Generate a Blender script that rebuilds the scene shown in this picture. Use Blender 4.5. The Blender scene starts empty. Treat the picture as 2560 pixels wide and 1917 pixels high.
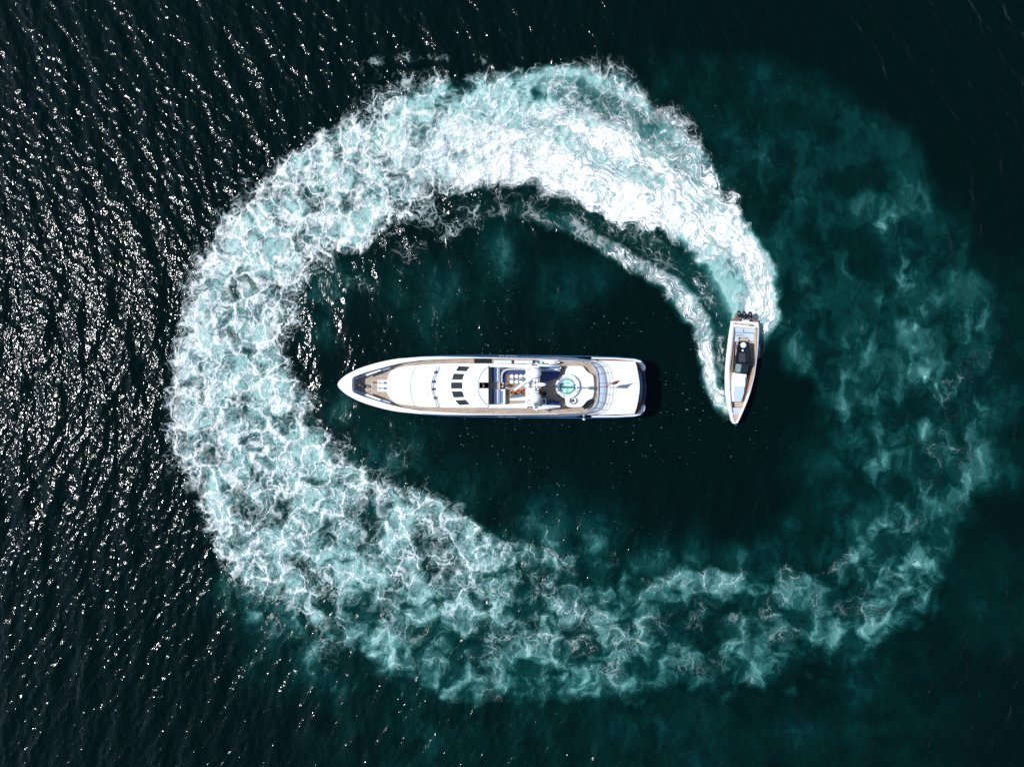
import bpy, bmesh, math, random
import numpy as np
from mathutils import Vector, Matrix
R = math.radians
S = bpy.context.scene
C = S.collection

# ------------------------------------------------------------------ camera, world, sun, exposure
H = 98.0                       # drone height over the water, metres
MPP = 0.0572                   # metres of sea surface per photograph pixel (2560 wide)
W0, H0 = 2560.0, 1917.0
cam_d = bpy.data.cameras.new('camera'); cam = bpy.data.objects.new('camera', cam_d); C.objects.link(cam)
cam.location = (0, 0, H); cam.rotation_euler = (0, 0, 0)
cam_d.sensor_fit = 'HORIZONTAL'; cam_d.sensor_width = 36.0
cam_d.lens = 36.0 * H / (W0 * MPP)
cam_d.clip_start = 0.5; cam_d.clip_end = 9000
S.camera = cam

SUN_EL, SUN_AZ = R(50), R(176)           # azimuth measured from +X anticlockwise: the sun stands to the left
sv = Vector((math.cos(SUN_EL)*math.cos(SUN_AZ), math.cos(SUN_EL)*math.sin(SUN_AZ), math.sin(SUN_EL)))
w = bpy.data.worlds.new('World'); S.world = w; w.use_nodes = True
nt = w.node_tree; bg = nt.nodes['Background']
sky = nt.nodes.new('ShaderNodeTexSky'); sky.sky_type = 'NISHITA'; sky.sun_disc = False
sky.sun_elevation = SUN_EL; sky.sun_rotation = math.pi/2 - SUN_AZ
sky.air_density = 1.0; sky.dust_density = 0.4; sky.ozone_density = 2.0
nt.links.new(sky.outputs[0], bg.inputs[0]); bg.inputs[1].default_value = 0.12
sl = bpy.data.lights.new('sun', 'SUN'); sl.energy = 4.3; sl.angle = R(0.53); sl.color = (1.0, 0.99, 0.98)
so = bpy.data.objects.new('sun', sl); C.objects.link(so); so.rotation_euler = sv.to_track_quat('Z', 'Y').to_euler()
so.location = sv * 150
S.view_settings.view_transform = 'Standard'; S.view_settings.look = 'None'
S.view_settings.exposure = 0.12; S.view_settings.gamma = 1; S.view_settings.use_curve_mapping = False
S.cycles.sample_clamp_indirect = 4.0
S.cycles.max_bounces = 6; S.cycles.use_denoising = False

# ------------------------------------------------------------------ measuring the photograph
def P(px, py, z=0.0):
    """world point at height z that the photograph shows at pixel (px, py)"""
    k = MPP * (H - z) / H
    return ((px - W0/2) * k, (H0/2 - py) * k, z)

# ------------------------------------------------------------------ node helper
class NG:
    def __init__(s, m):
        m.use_nodes = True; s.t = m.node_tree; s.n = s.t.nodes; s.l = s.t.links
        s.bsdf = s.n['Principled BSDF']
    def new(s, kind, **kw):
        nd = s.n.new(kind)
        for k, v in kw.items():
            setattr(nd, k, v)
        return nd
    def put(s, sock, v):
        if v is None: return
        if isinstance(v, bpy.types.NodeSocket): s.l.new(v, sock)
        else: sock.default_value = v
    def m(s, op, a, b=None, c=None, clamp=False):
        nd = s.new('ShaderNodeMath', operation=op, use_clamp=clamp)
        s.put(nd.inputs[0], a); s.put(nd.inputs[1], b); s.put(nd.inputs[2], c)
        return nd.outputs[0]
    def vm(s, op, a, b=None, sc=None):
        nd = s.new('ShaderNodeVectorMath', operation=op)
        s.put(nd.inputs[0], a); s.put(nd.inputs[1], b)
        if sc is not None: s.put(nd.inputs['Scale'], sc)
        return nd.outputs[0]
    def step(s, v, a, b, lo=0.0, hi=1.0):
        nd = s.new('ShaderNodeMapRange', interpolation_type='SMOOTHSTEP')
        s.put(nd.inputs['Value'], v); s.put(nd.inputs['From Min'], a); s.put(nd.inputs['From Max'], b)
        s.put(nd.inputs['To Min'], lo); s.put(nd.inputs['To Max'], hi)
        return nd.outputs[0]
    def noise(s, vec, scale, detail=4, rough=0.55, dist=0.0, col=False, lac=2.0):
        nd = s.new('ShaderNodeTexNoise'); nd.noise_dimensions = '2D'
        s.put(nd.inputs['Vector'], vec); s.put(nd.inputs['Scale'], scale)
        nd.inputs['Detail'].default_value = detail; nd.inputs['Roughness'].default_value = rough
        nd.inputs['Distortion'].default_value = dist; nd.inputs['Lacunarity'].default_value = lac
        return nd.outputs['Color' if col else 'Fac']
    def vor(s, vec, scale, feat='DISTANCE_TO_EDGE', rnd=1.0):
        nd = s.new('ShaderNodeTexVoronoi'); nd.feature = feat; nd.voronoi_dimensions = '2D'
        s.put(nd.inputs['Vector'], vec); s.put(nd.inputs['Scale'], scale)
        nd.inputs['Randomness'].default_value = rnd
        return nd.outputs['Distance']
    def ramp(s, fac, stops, mode='LINEAR'):
        nd = s.new('ShaderNodeValToRGB'); r = nd.color_ramp; r.interpolation = mode
        while len(r.elements) < len(stops): r.elements.new(0.5)
        for e, (p, c) in zip(r.elements, stops):
            e.position = p; e.color = (*c, 1)
        s.put(nd.inputs[0], fac)
        return nd.outputs[0]
    def attr(s, name, out='Fac'):
        nd = s.new('ShaderNodeAttribute'); nd.attribute_name = name
        return nd.outputs[out]
    def mix(s, f, a, b):
        nd = s.new('ShaderNodeMix', data_type='RGBA')
        s.put(nd.inputs['Factor'], f); s.put(nd.inputs[6], a); s.put(nd.inputs[7], b)
        return nd.outputs[2]

# ------------------------------------------------------------------ the sea: one sheet, rings of foam split off as their own objects
rng = np.random.default_rng(7)
_tab = rng.random((8, 512, 512)).astype(np.float32)
def vnoise(x, y, k=0):
    xi = np.floor(x).astype(np.int64); yi = np.floor(y).astype(np.int64)
    fx = x - xi; fy = y - yi
    fx = fx*fx*fx*(fx*(fx*6-15)+10); fy = fy*fy*fy*(fy*(fy*6-15)+10)
    t = _tab[k % 8]; a = t[xi & 511, yi & 511]; b = t[(xi+1) & 511, yi & 511]
    c = t[xi & 511, (yi+1) & 511]; d = t[(xi+1) & 511, (yi+1) & 511]
    return (a*(1-fx)+b*fx)*(1-fy) + (c*(1-fx)+d*fx)*fy
def fbm(x, y, scale, octv=4, k=0, gain=0.5):
    s = np.zeros_like(x); amp = 1.0; tot = 0; f = scale
    for o in range(octv):
        s += amp * vnoise(x*f + 37.1*o + 11.3*k, y*f - 19.7*o + 5.1*k, k+o); tot += amp; amp *= gain; f *= 2.03
    return s/tot
def sm(x, a, b):
    t = np.clip((x-a)/(b-a), 0, 1); return t*t*(3-2*t)

# non-uniform grid: 0.2 m cells where the photograph looks, growing towards the horizon
def axis(half, d):
    core = np.arange(-half, half + d/2, d); out = []; q = half; step = d
    while q < 3500:
        step *= 1.22; q += step; out.append(q)
    out = np.array(out)
    return np.concatenate([-out[::-1], core, out])
GX = axis(82, 0.2); GY = axis(62, 0.2)
NX, NY = len(GX), len(GY)
X, Y = np.meshgrid(GX, GY); X = X.ravel(); Y = Y.ravel()
V2 = 1.158 * MPP                                     # the tracing below was made on a 2211 px wide view
def v2(px, py): return ((px - 1105.5)*V2, (828 - py)*V2)

# outer x, y; inner x, y; foam at inner, middle, outer; cloudiness of the water
BAND = [
 (1648,735, 1592,735, .60,.90,.80, .9), (1655,640, 1574,622, .40,1.0,.80, .95), (1622,550, 1540,563, .62,1.0,.88, 1),
 (1592,490, 1485,520, .85,1.0,.90, 1), (1568,410, 1425,481, 1.0,1.0,.82, 1), (1522,330, 1345,447, 1.0,.98,.74, 1),
 (1452,245, 1270,422, 1.0,.96,.68, 1), (1372,178, 1190,402, 1.0,.95,.62, 1), (1250,138, 1110,395, 1.0,.95,.56, 1),
 (1130,140, 1040,395, .98,.95,.54, 1), (1000,155, 960,402, .92,.93,.56, 1), (880,202, 900,430, .86,.90,.66, 1),
 (780,245, 845,470, .82,.88,.78, 1), (690,310, 790,515, .80,.86,.84, 1), (600,365, 730,555, .80,.84,.86, 1),
 (520,435, 680,600, .80,.83,.86, 1), (455,535, 640,650, .78,.81,.86, 1), (408,635, 632,710, .76,.79,.87, 1),
 (382,745, 636,770, .74,.78,.88, 1), (376,870, 648,845, .72,.76,.88, 1), (378,980, 684,930, .74,.73,.86, 1),
 (422,1080, 738,1000, .78,.69,.80, .98),
 (475,1180, 802,1050, .77,.65,.70, .96), (560,1250, 880,1090, .74,.60,.58, .94),
 (650,1325, 960,1115, .70,.57,.46, .9), (760,1395, 1040,1145, .68,.54,.34, .86), (880,1435, 1120,1172, .64,.52,.28, .86),
 (1020,1470, 1200,1205, .50,.46,.18, .8), (1160,1485, 1290,1210, .38,.46,.14, .8), (1290,1495, 1370,1222, .22,.44,.12, .8),
 (1420,1475, 1450,1225, .20,.34,.12, .76), (1541,1482, 1560,1240, .24,.30,.10, .74), (1650,1455, 1660,1245, .26,.30,.10, .76),
 (1755,1450, 1740,1235, .26,.28,.10, .76), (1868,1385, 1800,1215, .24,.28,.10, .78), (1975,1320, 1850,1180, .14,.26,.10, .84),
 (2050,1200, 1900,1118, .08,.22,.12, .8)]
BAND2 = [
 (2055,1200, 1900,1118, .04,.14,.10, .66), (2095,1090, 1900,1050, .02,.12,.10, .72), (2150,990, 1850,985, .02,.15,.14, .76),
 (2150,880, 1800,880, .01,.10,.14, .70), (2140,760, 1730,760, .01,.08,.10, .62), (2100,620, 1660,620, .01,.05,.04, .56),
 (2040,480, 1640,500, .0,.03,.01, .46), (1960,360, 1590,410, 0,.0,0, .42), (1830,250, 1560,320, 0,.0,0, .36),
 (1650,185, 1470,230, 0,0,0, .26), (1480,155, 1400,180, 0,0,0, .15)]
# bow wave: centre x, y, half width, foam
ARC = [(1572,885,8,.8),(1560,860,11,.88),(1542,820,17,.9),(1532,770,18,.88),(1526,730,17,.82),(1506,690,21,.80),(1478,650,23,.80),(1440,608,22,.74),
 (1392,575,20,.68),(1335,550,20,.66),(1280,515,19,.62),(1220,482,18,.60),(1140,460,24,.48),(1060,455,28,.42),(990,465,32,.40),
 (930,492,34,.38),(885,530,32,.32),(860,560,26,.2)]
ARC_IN = [(1566,800,10,.5),(1556,720,13,.5),(1540,665,15,.48),(1505,605,22,.46),(1455,560,26,.42),(1400,525,26,.40),(1320,485,26,.38),(1230,455,24,.38),(1150,430,20,.36),(1060,425,20,.36),(980,430,22,.34)]
ARC_OUT = [(1655,725,10,.6),(1660,690,16,.9),(1652,640,18,.9),(1640,600,20,.85),(1622,560,18,.85),(1618,525,16,.8),(1600,500,12,.6)]
TOP = [(760,165,8,.2),(800,140,14,.36),(850,122,15,.40),(900,113,13,.40),(960,118,11,.36),(1020,122,10,.36),(1080,140,12,.38),(1130,150,12,.3)]
WISP = [(770,165,10,.3),(830,180,16,.34),(900,175,20,.32),(960,160,16,.3)]

def closest(px, py, pts):
    """pts (n,2) dense polyline -> distance signed by side, and float index"""
    best = np.full(px.shape, 1e18); bi = np.zeros(px.shape); sd = np.zeros(px.shape)
    for i in range(len(pts)-1):
        ax, ay = pts[i]; bx, by = pts[i+1]; dx, dy = bx-ax, by-ay; L2 = dx*dx+dy*dy
        t = np.clip(((px-ax)*dx + (py-ay)*dy)/L2, 0, 1)
        ex = px-(ax+t*dx); ey = py-(ay+t*dy); d = ex*ex+ey*ey
        mk = d < best
        best[mk] = d[mk]; bi[mk] = (i+t)[mk]; sd[mk] = np.where(dx*ey-dy*ex > 0, 1.0, -1.0)[mk]
    return np.sqrt(best)*sd, bi

inside = (np.abs(X) < 84) & (np.abs(Y) < 64)
xi, yi = X[inside], Y[inside]
wx = xi + 5.4*(fbm(xi, yi, 0.16, 4, 1)-.5) + 1.6*(fbm(xi, yi, 0.7, 3, 2)-.5)
wy = yi + 5.4*(fbm(xi, yi, 0.16, 4, 3)-.5) + 1.6*(fbm(xi, yi, 0.7, 3, 4)-.5)
def band(tab, soft):
    a = np.array(tab, dtype=float)
    o = np.array([v2(*r[:2]) for r in tab]); n = np.array([v2(*r[2:4]) for r in tab])
    c = (o+n)/2; w_ = np.hypot(*(o-n).T)/2
    d, u = closest(wx, wy, c)
    # the outer edge lies to the right of the running direction (anticlockwise ring): sign so that + is outer
    ii = np.clip(u, 0, len(tab)-1.001); i0 = ii.astype(int); f = ii-i0
    lerp = lambda v: v[i0]*(1-f) + v[i0+1]*f
    hw = lerp(w_); v = -d/hw
    fi, fm, fo, te = (lerp(a[:, k]) for k in (4, 5, 6, 7))
    foam = np.where(v < 0, fm + (fi-fm)*np.clip(-v, 0, 1), fm + (fo-fm)*np.clip(v, 0, 1))
    edge = 1-sm(np.abs(v)*hw, hw-soft*0.4, hw+soft)
    old = sm(u, 20, 25) if len(tab) > 20 else np.ones_like(u)
    te_edge = 1-sm(np.abs(v)*hw, hw-2.4+1.2*old, hw+.3+2.6*old)
    return foam*edge, te*te_edge, u, v, d
f1, t1, u1, vv1, d1 = band(BAND, 2.5)
f2, t2, u2, vv2, d2 = band(BAND2, 5.0)
fr = sm(u1, 4, 8)*(1-sm(u1, 23, 27))*np.exp(-np.clip((vv1-1)*1.0, 0, 9)*6)*(vv1 > .9)*.34
f1 = np.maximum(f1, fr)
foam = np.maximum(f1, f2); teal = t1.copy(); tint = t2*.78
def stroke(tab, soft=1.3):
    a = np.array(tab, dtype=float); c = np.array([v2(r[0], r[1]) for r in tab])
    d, u = closest(xi + (wx-xi)*.45, yi + (wy-yi)*.45, c); ii = np.clip(u, 0, len(tab)-1.001); i0 = ii.astype(int); f = ii-i0
    hw = (a[i0, 2]*(1-f) + a[i0+1, 2]*f)*V2; de = a[i0, 3]*(1-f) + a[i0+1, 3]*f
    return de*(1-sm(np.abs(d), hw-soft*.6, hw+soft)), (1-sm(np.abs(d), hw*.6, hw*1.8+1.5))*de
bow, bt = stroke(ARC)
win, wt = stroke(ARC_IN, 1.2); bout, bot_ = stroke(ARC_OUT); tp, _ = stroke(TOP, .9); ws, _ = stroke(WISP, 1.2)
jet, _j = stroke([(1430,472,12,.9),(1490,508,18,1.),(1538,562,22,1.),(1572,622,22,1.1),(1590,690,15,1.15),(1598,720,14,1.15)], 2.0)
teal = np.maximum.reduce([teal, jet, bt*.45, wt*.5, bot_*.9])
foam = np.maximum.reduce([foam, win, bout, tp, ws])
def blob(cx, cy, r, s, fo=0.0, ry=None):
    global foam, teal, tint
    bx, by = v2(cx, cy); ry = ry or r
    q = ((wx-bx)/(r*V2))**2 + ((wy-by)/(ry*V2))**2
    g = np.exp(-q*1.2)
    if s >= .5: teal = np.maximum(teal, s*g*1.1)
    else: tint = np.maximum(tint, s*g*1.9); foam = np.maximum(foam, fo*g)
for b in [(1080,560,90,.20),(960,640,110,.20),(1200,620,80,.17),(1290,600,50,.14),(860,620,80,.15),(760,600,50,.25,.25),(820,1000,90,.30,.20),
          (880,950,70,.22,.14),(1000,1060,90,.14),(740,880,50,.22,.22),(690,640,50,.30,.22),(700,720,40,.18,.12),(1160,720,80,.05,.1,20),
          (1690,700,60,.30,.12),(1740,660,40,.2,.05),(1830,560,60,.50,.20),(1890,500,60,.42,.14),(1760,400,80,.30),(1640,330,60,.2),
          (2020,650,60,.36,.10),(1960,700,50,.38,.12),(1985,800,60,.45,.12),(2050,830,60,.42,.26),(1930,1000,90,.5,.26,50),(1960,880,40,.5,.12),
          (1960,1190,90,.90,.22,70),(1930,1220,60,.8,.26),(1770,1290,100,.55,.24),(1620,1290,80,.5,.26),
          (900,1560,200,.13),(1450,1600,260,.13),(1900,1560,200,.10),(2150,1300,160,.10),(1150,1560,160,.13),(1750,1600,120,.12),(620,1350,90,.32,.24),(540,1280,70,.38,.3),(700,1430,90,.3,.2),(560,1400,60,.2,.12),
          (1840,1130,90,.26),(1800,1000,80,.20),(1760,1180,70,.24),(1650,1225,60,.24),(1180,1150,90,.30,.16),(1290,1150,60,.32),(1400,1190,50,.28),(1500,1200,50,.22),(1600,1210,50,.2),(2150,700,110,.18),(2180,880,90,.2),(2170,1000,90,.18),(1850,1440,90,.22),
          (1560,420,60,.3),(1630,300,70,.22),(1430,175,40,.15),(1180,1090,40,.15,.1),(1950,570,60,.42,.1),(1900,640,60,.3),(1290,1460,45,.8,.12,55),(1530,1450,75,.8,.1,50),(1690,1440,60,.75,.1,45),(1850,1370,90,.8,.12,50),(1950,1300,80,.8,.12,60),(2010,1240,45,.8,.12,60),(1500,1390,60,.8,.16),(1330,1330,90,.75,.34),(1250,1310,60,.7,.36)]:
    blob(*b)
hole, _h = stroke([(1040,240,14,.3),(1110,258,18,.45),(1200,300,20,.5),(1290,345,20,.5),(1380,385,18,.5),(1460,430,16,.45),(1520,490,14,.4),(1565,565,10,.3)], 1.0)
hole2, _h = stroke([(1180,190,30,.2),(1250,215,36,.28),(1330,245,38,.28),(1400,285,34,.28),(1470,350,28,.25),(1530,440,18,.2)], 1.6)
foam = foam*(1-hole*.42)*(1-hole2*.85); teal = teal*(1-np.clip(hole2*2.2, 0, .65))*(1-hole*.35)
# clear water between the boat's wake and the older bow wave
cx, cy = v2(1585, 620)
glint_mask = np.zeros_like(foam)  # where the painted sun glints lie, mostly around the yacht
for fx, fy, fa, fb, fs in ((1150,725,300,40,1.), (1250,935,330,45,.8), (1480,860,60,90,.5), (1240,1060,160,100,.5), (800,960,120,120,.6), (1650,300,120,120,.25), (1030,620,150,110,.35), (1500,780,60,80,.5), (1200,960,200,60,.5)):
    bx, by = v2(fx, fy); glint_mask = np.maximum(glint_mask, fs*np.exp(-(((xi-bx)/(fa*V2))**2+((yi-by)/(fb*V2))**2)))
calm = np.clip(np.maximum.reduce([foam*1.3, teal*.8, bow*1.3]), 0, 1)

N = len(X)
A = {k: np.zeros(N, np.float32) for k in ('foam', 'teal', 'bow', 'calm', 'flow_u', 'flow_v', 'fresh', 'tint', 'painted_glint')}
A['foam'][inside] = foam; A['teal'][inside] = teal; A['bow'][inside] = bow
seg = np.array([v2((r[0]+r[2])/2, (r[1]+r[3])/2) for r in BAND]); cum = np.concatenate([[0], np.cumsum(np.hypot(*np.diff(seg, axis=0).T))])
uu = np.interp(u1, np.arange(len(BAND)), cum)
A['flow_u'][inside] = uu; A['flow_v'][inside] = d1
A['tint'][inside] = tint; A['painted_glint'][inside] = glint_mask; A['fresh'][inside] = 1-sm(uu, 22, 75)                 # young, streaky foam just behind the speedboat

# waves: wind sea running from left to right, flatter inside the ring of foam
Z = np.zeros(N)
calm_all = np.zeros(N); calm_all[inside] = calm
rr = np.random.default_rng(3)
ring_mid = 1-sm(np.sqrt(((X-4)/40)**2 + ((Y-1)/25)**2), .72, 1.05)
for q in range(120):
    lam = 1.0*(7.5/1.0)**rr.random(); th = rr.normal(R(3), R(38 if lam < 2.2 else 17)); k = 2*math.pi/lam
    amp = 0.0047*lam**0.85 * rr.uniform(.5, 1.3)
    Z += amp*np.sin(k*(X*math.cos(th)+Y*math.sin(th)+.0030*np.clip(Y, -70, 70)**2) + 0.8*np.sin(X*.07*rr.random()+Y*.05) + rr.uniform(0, 6.28))
Z *= (1-.55*calm_all)*(1-.55*ring_mid)*(1-.35*sm(X, -5, 45))
far = np.clip((np.maximum(np.abs(X)-84, np.abs(Y)-64))/60, 0, 1); Z *= 1-far
lump = np.zeros(N); lump[inside] = (fbm(xi, yi, 0.42, 3, 5)-.5)*1.1 - np.abs(fbm(wx, wy, 0.50, 3, 6)-.5)*1.1 - np.abs(fbm(wx, wy, 1.2, 2, 7)-.5)*.30
dens = np.zeros(N); dens[inside] = np.clip(np.maximum(foam, bow), 0, 1)
Z += lump*np.clip(dens, 0, 1)*.85
# the water is flat where the hulls sit in it
co = np.empty((N, 3), np.float32); co[:, 0] = X; co[:, 1] = Y; co[:, 2] = Z
Zg = Z.reshape(NY, NX)
gy, gx = np.gradient(Zg, GY, GX)
nrm = np.stack([-gx.ravel(), -gy.ravel(), np.ones(N)], 1); nrm /= np.linalg.norm(nrm, axis=1)[:, None]
ii, jj = np.meshgrid(np.arange(NX-1), np.arange(NY-1)); a0 = (jj*NX+ii).ravel()
quads = np.stack([a0, a0+1, a0+1+NX, a0+NX], 1)
fc = A['foam'][quads].mean(1); bc = A['bow'][quads].mean(1)
cls = np.zeros(len(quads), int); cls[fc > .16] = 1; cls[(bc > .22) & (bc >= fc)] = 2

def sheet(name, sel, mat):
    q = quads[sel]; used, inv = np.unique(q, return_inverse=True); inv = inv.reshape(q.shape)
    me = bpy.data.meshes.new(name); me.vertices.add(len(used)); me.loops.add(q.size); me.polygons.add(len(q))
    me.vertices.foreach_set('co', co[used].ravel()); me.loops.foreach_set('vertex_index', inv.ravel().astype(np.int32))
    me.polygons.foreach_set('loop_start', np.arange(0, q.size, 4, dtype=np.int32))
    me.polygons.foreach_set('use_smooth', np.ones(len(q), bool))
    for k, v in A.items():
        at = me.attributes.new(k, 'FLOAT', 'POINT'); at.data.foreach_set('value', v[used])
    me.update(calc_edges=True); me.validate()
    me.normals_split_custom_set_from_vertices(nrm[used].astype(np.float32).tolist())
    me.materials.append(mat)
    o = bpy.data.objects.new(name, me); C.objects.link(o); return o

def sea_material():
    m = bpy.data.materials.new('sea_water_and_foam'); g = NG(m)
    geo = g.new('ShaderNodeNewGeometry'); pos = g.vm('MULTIPLY', geo.outputs['Position'], (1, 1, 0))
    foam = g.m('MAXIMUM', g.attr('foam'), g.attr('bow')); teal = g.attr('teal'); fresh = g.attr('fresh'); bow = g.attr('bow')
    # warped coordinates
    w1 = g.vm('SUBTRACT', g.noise(pos, .30, 2, .5, col=True), (.5, .5, .5))
    w2 = g.vm('SUBTRACT', g.noise(pos, 1.1, 3, .55, col=True), (.5, .5, .5))
    wp = g.vm('ADD', g.vm('ADD', pos, g.vm('MULTIPLY', w1, (4.0, 4.0, 0))), g.vm('MULTIPLY', w2, (.8, .8, 0)))
    vary = g.noise(pos, .45, 3, .6); vary2 = g.noise(g.vm('ADD', pos, (31, 17, 0)), .20, 3, .6)
    fine = g.noise(g.vm('ADD', pos, g.vm('MULTIPLY', w2, (.9, .9, 0))), 2.2, 5, .68)
    clump = g.noise(g.vm('ADD', g.vm('ADD', pos, g.vm('MULTIPLY', w1, (3, 3, 0))), (5, 71, 0)), .22, 4, .6)
    # lace of foam: the walls of cells at three sizes
    big = g.vor(wp, .33); mid = g.vor(g.vm('ADD', wp, (13.1, 4.2, 0)), .72); sml = g.vor(g.vm('ADD', wp, (3.7, 9.2, 0)), 1.7)
    f2 = g.m('MULTIPLY', foam, foam)
    th = g.m('MULTIPLY', g.m('MULTIPLY_ADD', f2, .26, .03), g.step(vary, .3, .7, .35, 1.5))
    th = g.m('MULTIPLY', th, g.step(fine, .3, .7, .6, 1.4)); th = g.m('MULTIPLY', th, g.step(foam, .15, .5, 1.35, 1.0))
    l1 = g.m('SUBTRACT', 1.0, g.m('DIVIDE', big, g.m('MULTIPLY', th, .9)), clamp=True)
    l2 = g.m('SUBTRACT', 1.0, g.m('DIVIDE', mid, th), clamp=True)
    l3 = g.m('SUBTRACT', 1.0, g.m('DIVIDE', sml, g.m('MULTIPLY', th, 1.2)), clamp=True)
    l1 = g.m('POWER', l1, .7); l2 = g.m('POWER', l2, .8)
    lace = g.m('MAXIMUM', l1, g.m('MULTIPLY', l2, g.step(vary2, .35, .62, .25, .95)))
    lace = g.m('MAXIMUM', lace, g.m('MULTIPLY', g.m('MULTIPLY', l3, g.step(foam, .42, .62)), g.step(vary, .42, .66, .0, .75)))
    # streaks that follow the young wake
    fl = g.new('ShaderNodeCombineXYZ'); g.put(fl.inputs[0], g.m('MULTIPLY', g.attr('flow_u'), .10)); g.put(fl.inputs[1], g.attr('flow_v'))
    streak = g.noise(fl.outputs[0], 1.9, 4, .62, .3)
    # coverage
    q = g.m('MULTIPLY_ADD', foam, 2.2, -1.85)
    perf = g.noise(g.vm('ADD', pos, g.vm('MULTIPLY', w2, (.8, .8, 0))), .95, 3, .55)
    q = g.m('ADD', q, g.m('MULTIPLY', fresh, g.m('MULTIPLY_ADD', perf, 1.5, -.30)))
    q = g.m('ADD', q, g.m('MULTIPLY', g.m('MULTIPLY_ADD', fine, 1.1, -.55), g.m('SUBTRACT', 1.0, g.m('MULTIPLY', fresh, .5))))
    q = g.m('ADD', q, g.m('MULTIPLY_ADD', clump, 1.25, -.625))
    fl2 = g.vm('MULTIPLY', fl.outputs[0], (2.2, 3.4, 1)); streak2 = g.noise(fl2, 1.9, 3, .6, .3)
    q = g.m('ADD', q, g.m('MULTIPLY', g.m('ADD', g.m('MULTIPLY_ADD', streak, 2.4, -1.2), g.m('MULTIPLY_ADD', streak2, 2.4, -1.2)), fresh))
    cloud = g.noise(g.vm('ADD', pos, g.vm('MULTIPLY', w1, (3.5, 3.5, 0))), .13, 8, .66)
    lam = g.step(g.m('ADD', g.m('MULTIPLY', foam, 1.1), g.m('MULTIPLY_ADD', clump, 2.6, -1.3)), .20, .85)
    lam = g.m('MULTIPLY', lam, g.m('SUBTRACT', 1.0, g.m('MULTIPLY', fresh, .6)))
    lam = g.m('MULTIPLY', lam, g.m('MAXIMUM', g.step(foam, .35, .6), g.step(cloud, .44, .58, .5, 1.0)))
    body = g.step(q, -.15, .6)
    cover = g.m('MAXIMUM', body, g.m('MULTIPLY', g.m('MULTIPLY', lace, lam), g.m('MULTIPLY', g.step(fine, .30, .55, .7, 1.0), g.step(foam, .15, .55, .62, 1.0))))
    # thin scum of bubbles between the threads
    scum = g.m('MULTIPLY', g.step(fine, .42, .72, 0, .55), g.m('MULTIPLY', lam, g.step(foam, .35, .7, .18, 1.0)))
    cover = g.m('MAXIMUM', cover, scum)
    cover = g.m('MULTIPLY', cover, g.step(foam, .06, .22), clamp=True)
    cover = g.m('MAXIMUM', cover, g.m('MULTIPLY', g.m('MULTIPLY', g.step(streak, .44, .62), g.step(teal, .75, 1.0)), g.m('MULTIPLY', fresh, g.step(foam, .2, .6, .25, .9))))
    big = g.m('MULTIPLY', big, 1.0)
    # glints of sunlight thrown back by the yacht, painted as white specks
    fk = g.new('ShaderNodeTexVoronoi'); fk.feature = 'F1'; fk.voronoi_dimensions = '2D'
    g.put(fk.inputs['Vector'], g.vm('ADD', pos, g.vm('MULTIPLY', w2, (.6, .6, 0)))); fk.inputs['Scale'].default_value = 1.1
    painted_glint = g.m('MULTIPLY', g.m('SUBTRACT', 1.0, g.step(fk.outputs['Distance'], .03, .11)), g.step(g.noise(pos, .16, 3, .6), .42, .60))
    painted_glint = g.m('MULTIPLY', painted_glint, g.step(g.noise(pos, 1.3, 2, .5), .5, .7))
    cover = g.m('MAXIMUM', cover, g.m('MULTIPLY', g.m('MULTIPLY', painted_glint, g.attr('painted_glint')), .9))
    # milky water under the foam
    cell = g.step(big, 0, .55, 1.0, .70)
    milk = g.m('MULTIPLY', teal, g.step(cloud, .32, .64, .42, 1.08))
    milk = g.m('MULTIPLY', milk, g.m('ADD', cell, g.m('MULTIPLY', fresh, .3), clamp=True))
    milk = g.m('ADD', g.m('MULTIPLY', milk, g.m('SUBTRACT', 1.38, g.m('MULTIPLY', foam, .93))), g.m('MULTIPLY', g.m('MULTIPLY', teal, foam), .44))
    milk = g.m('ADD', milk, g.m('ADD', g.m('MULTIPLY', g.m('SUBTRACT', foam, .55), .6), g.m('MULTIPLY', g.m('MULTIPLY', fresh, foam), .5)), clamp=True)
    milk = g.m('MULTIPLY', milk, g.step(g.m('ADD', clump, g.m('MULTIPLY', fresh, .3)), .32, .56, .50, 1.06), clamp=True)
    wl = g.vm('ADD', g.vm('MULTIPLY', pos, (1.0, .45, 0)), g.vm('MULTIPLY', w1, (3, 2, 0)))
    wisp = g.noise(wl, .30, 5, .60)
    soft_ = g.m('MULTIPLY', g.attr('tint'), g.m('ADD', g.step(cloud, .34, .66, .25, .95), g.m('MULTIPLY', g.step(wisp, .45, .75), .60)))
    milk = g.m('MAXIMUM', g.m('MULTIPLY', milk, .90), soft_)
    water = g.ramp(milk, [(0, (.0001, .0048, .0042)), (.18, (.0004, .0135, .0122)), (.40, (.002, .034, .030)), (.62, (.021, .102, .094)), (.82, (.098, .255, .235)), (1, (.40, .67, .62))])
    white = g.mix(g.step(g.m('ADD', q, g.m('MULTIPLY', lace, .9)), -.3, .7), (.60, .78, .76, 1), (.94, .96, .93, 1))
    col = g.mix(cover, water, white)
    g.put(g.bsdf.inputs['Base Color'], col)
    g.put(g.bsdf.inputs['Roughness'], g.m('MULTIPLY_ADD', cover, .5, g.m('MULTIPLY_ADD', g.step(milk, .1, .5), .19, .105)))
    g.bsdf.inputs['IOR'].default_value = 1.33; g.bsdf.inputs['Specular IOR Level'].default_value = .24
    # ripples and the relief of the foam
    rp = g.new('ShaderNodeMapping'); rp.inputs['Rotation'].default_value = (0, 0, R(12)); rp.inputs['Scale'].default_value = (1.0, .55, 1)
    g.put(rp.inputs['Vector'], pos)
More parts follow.
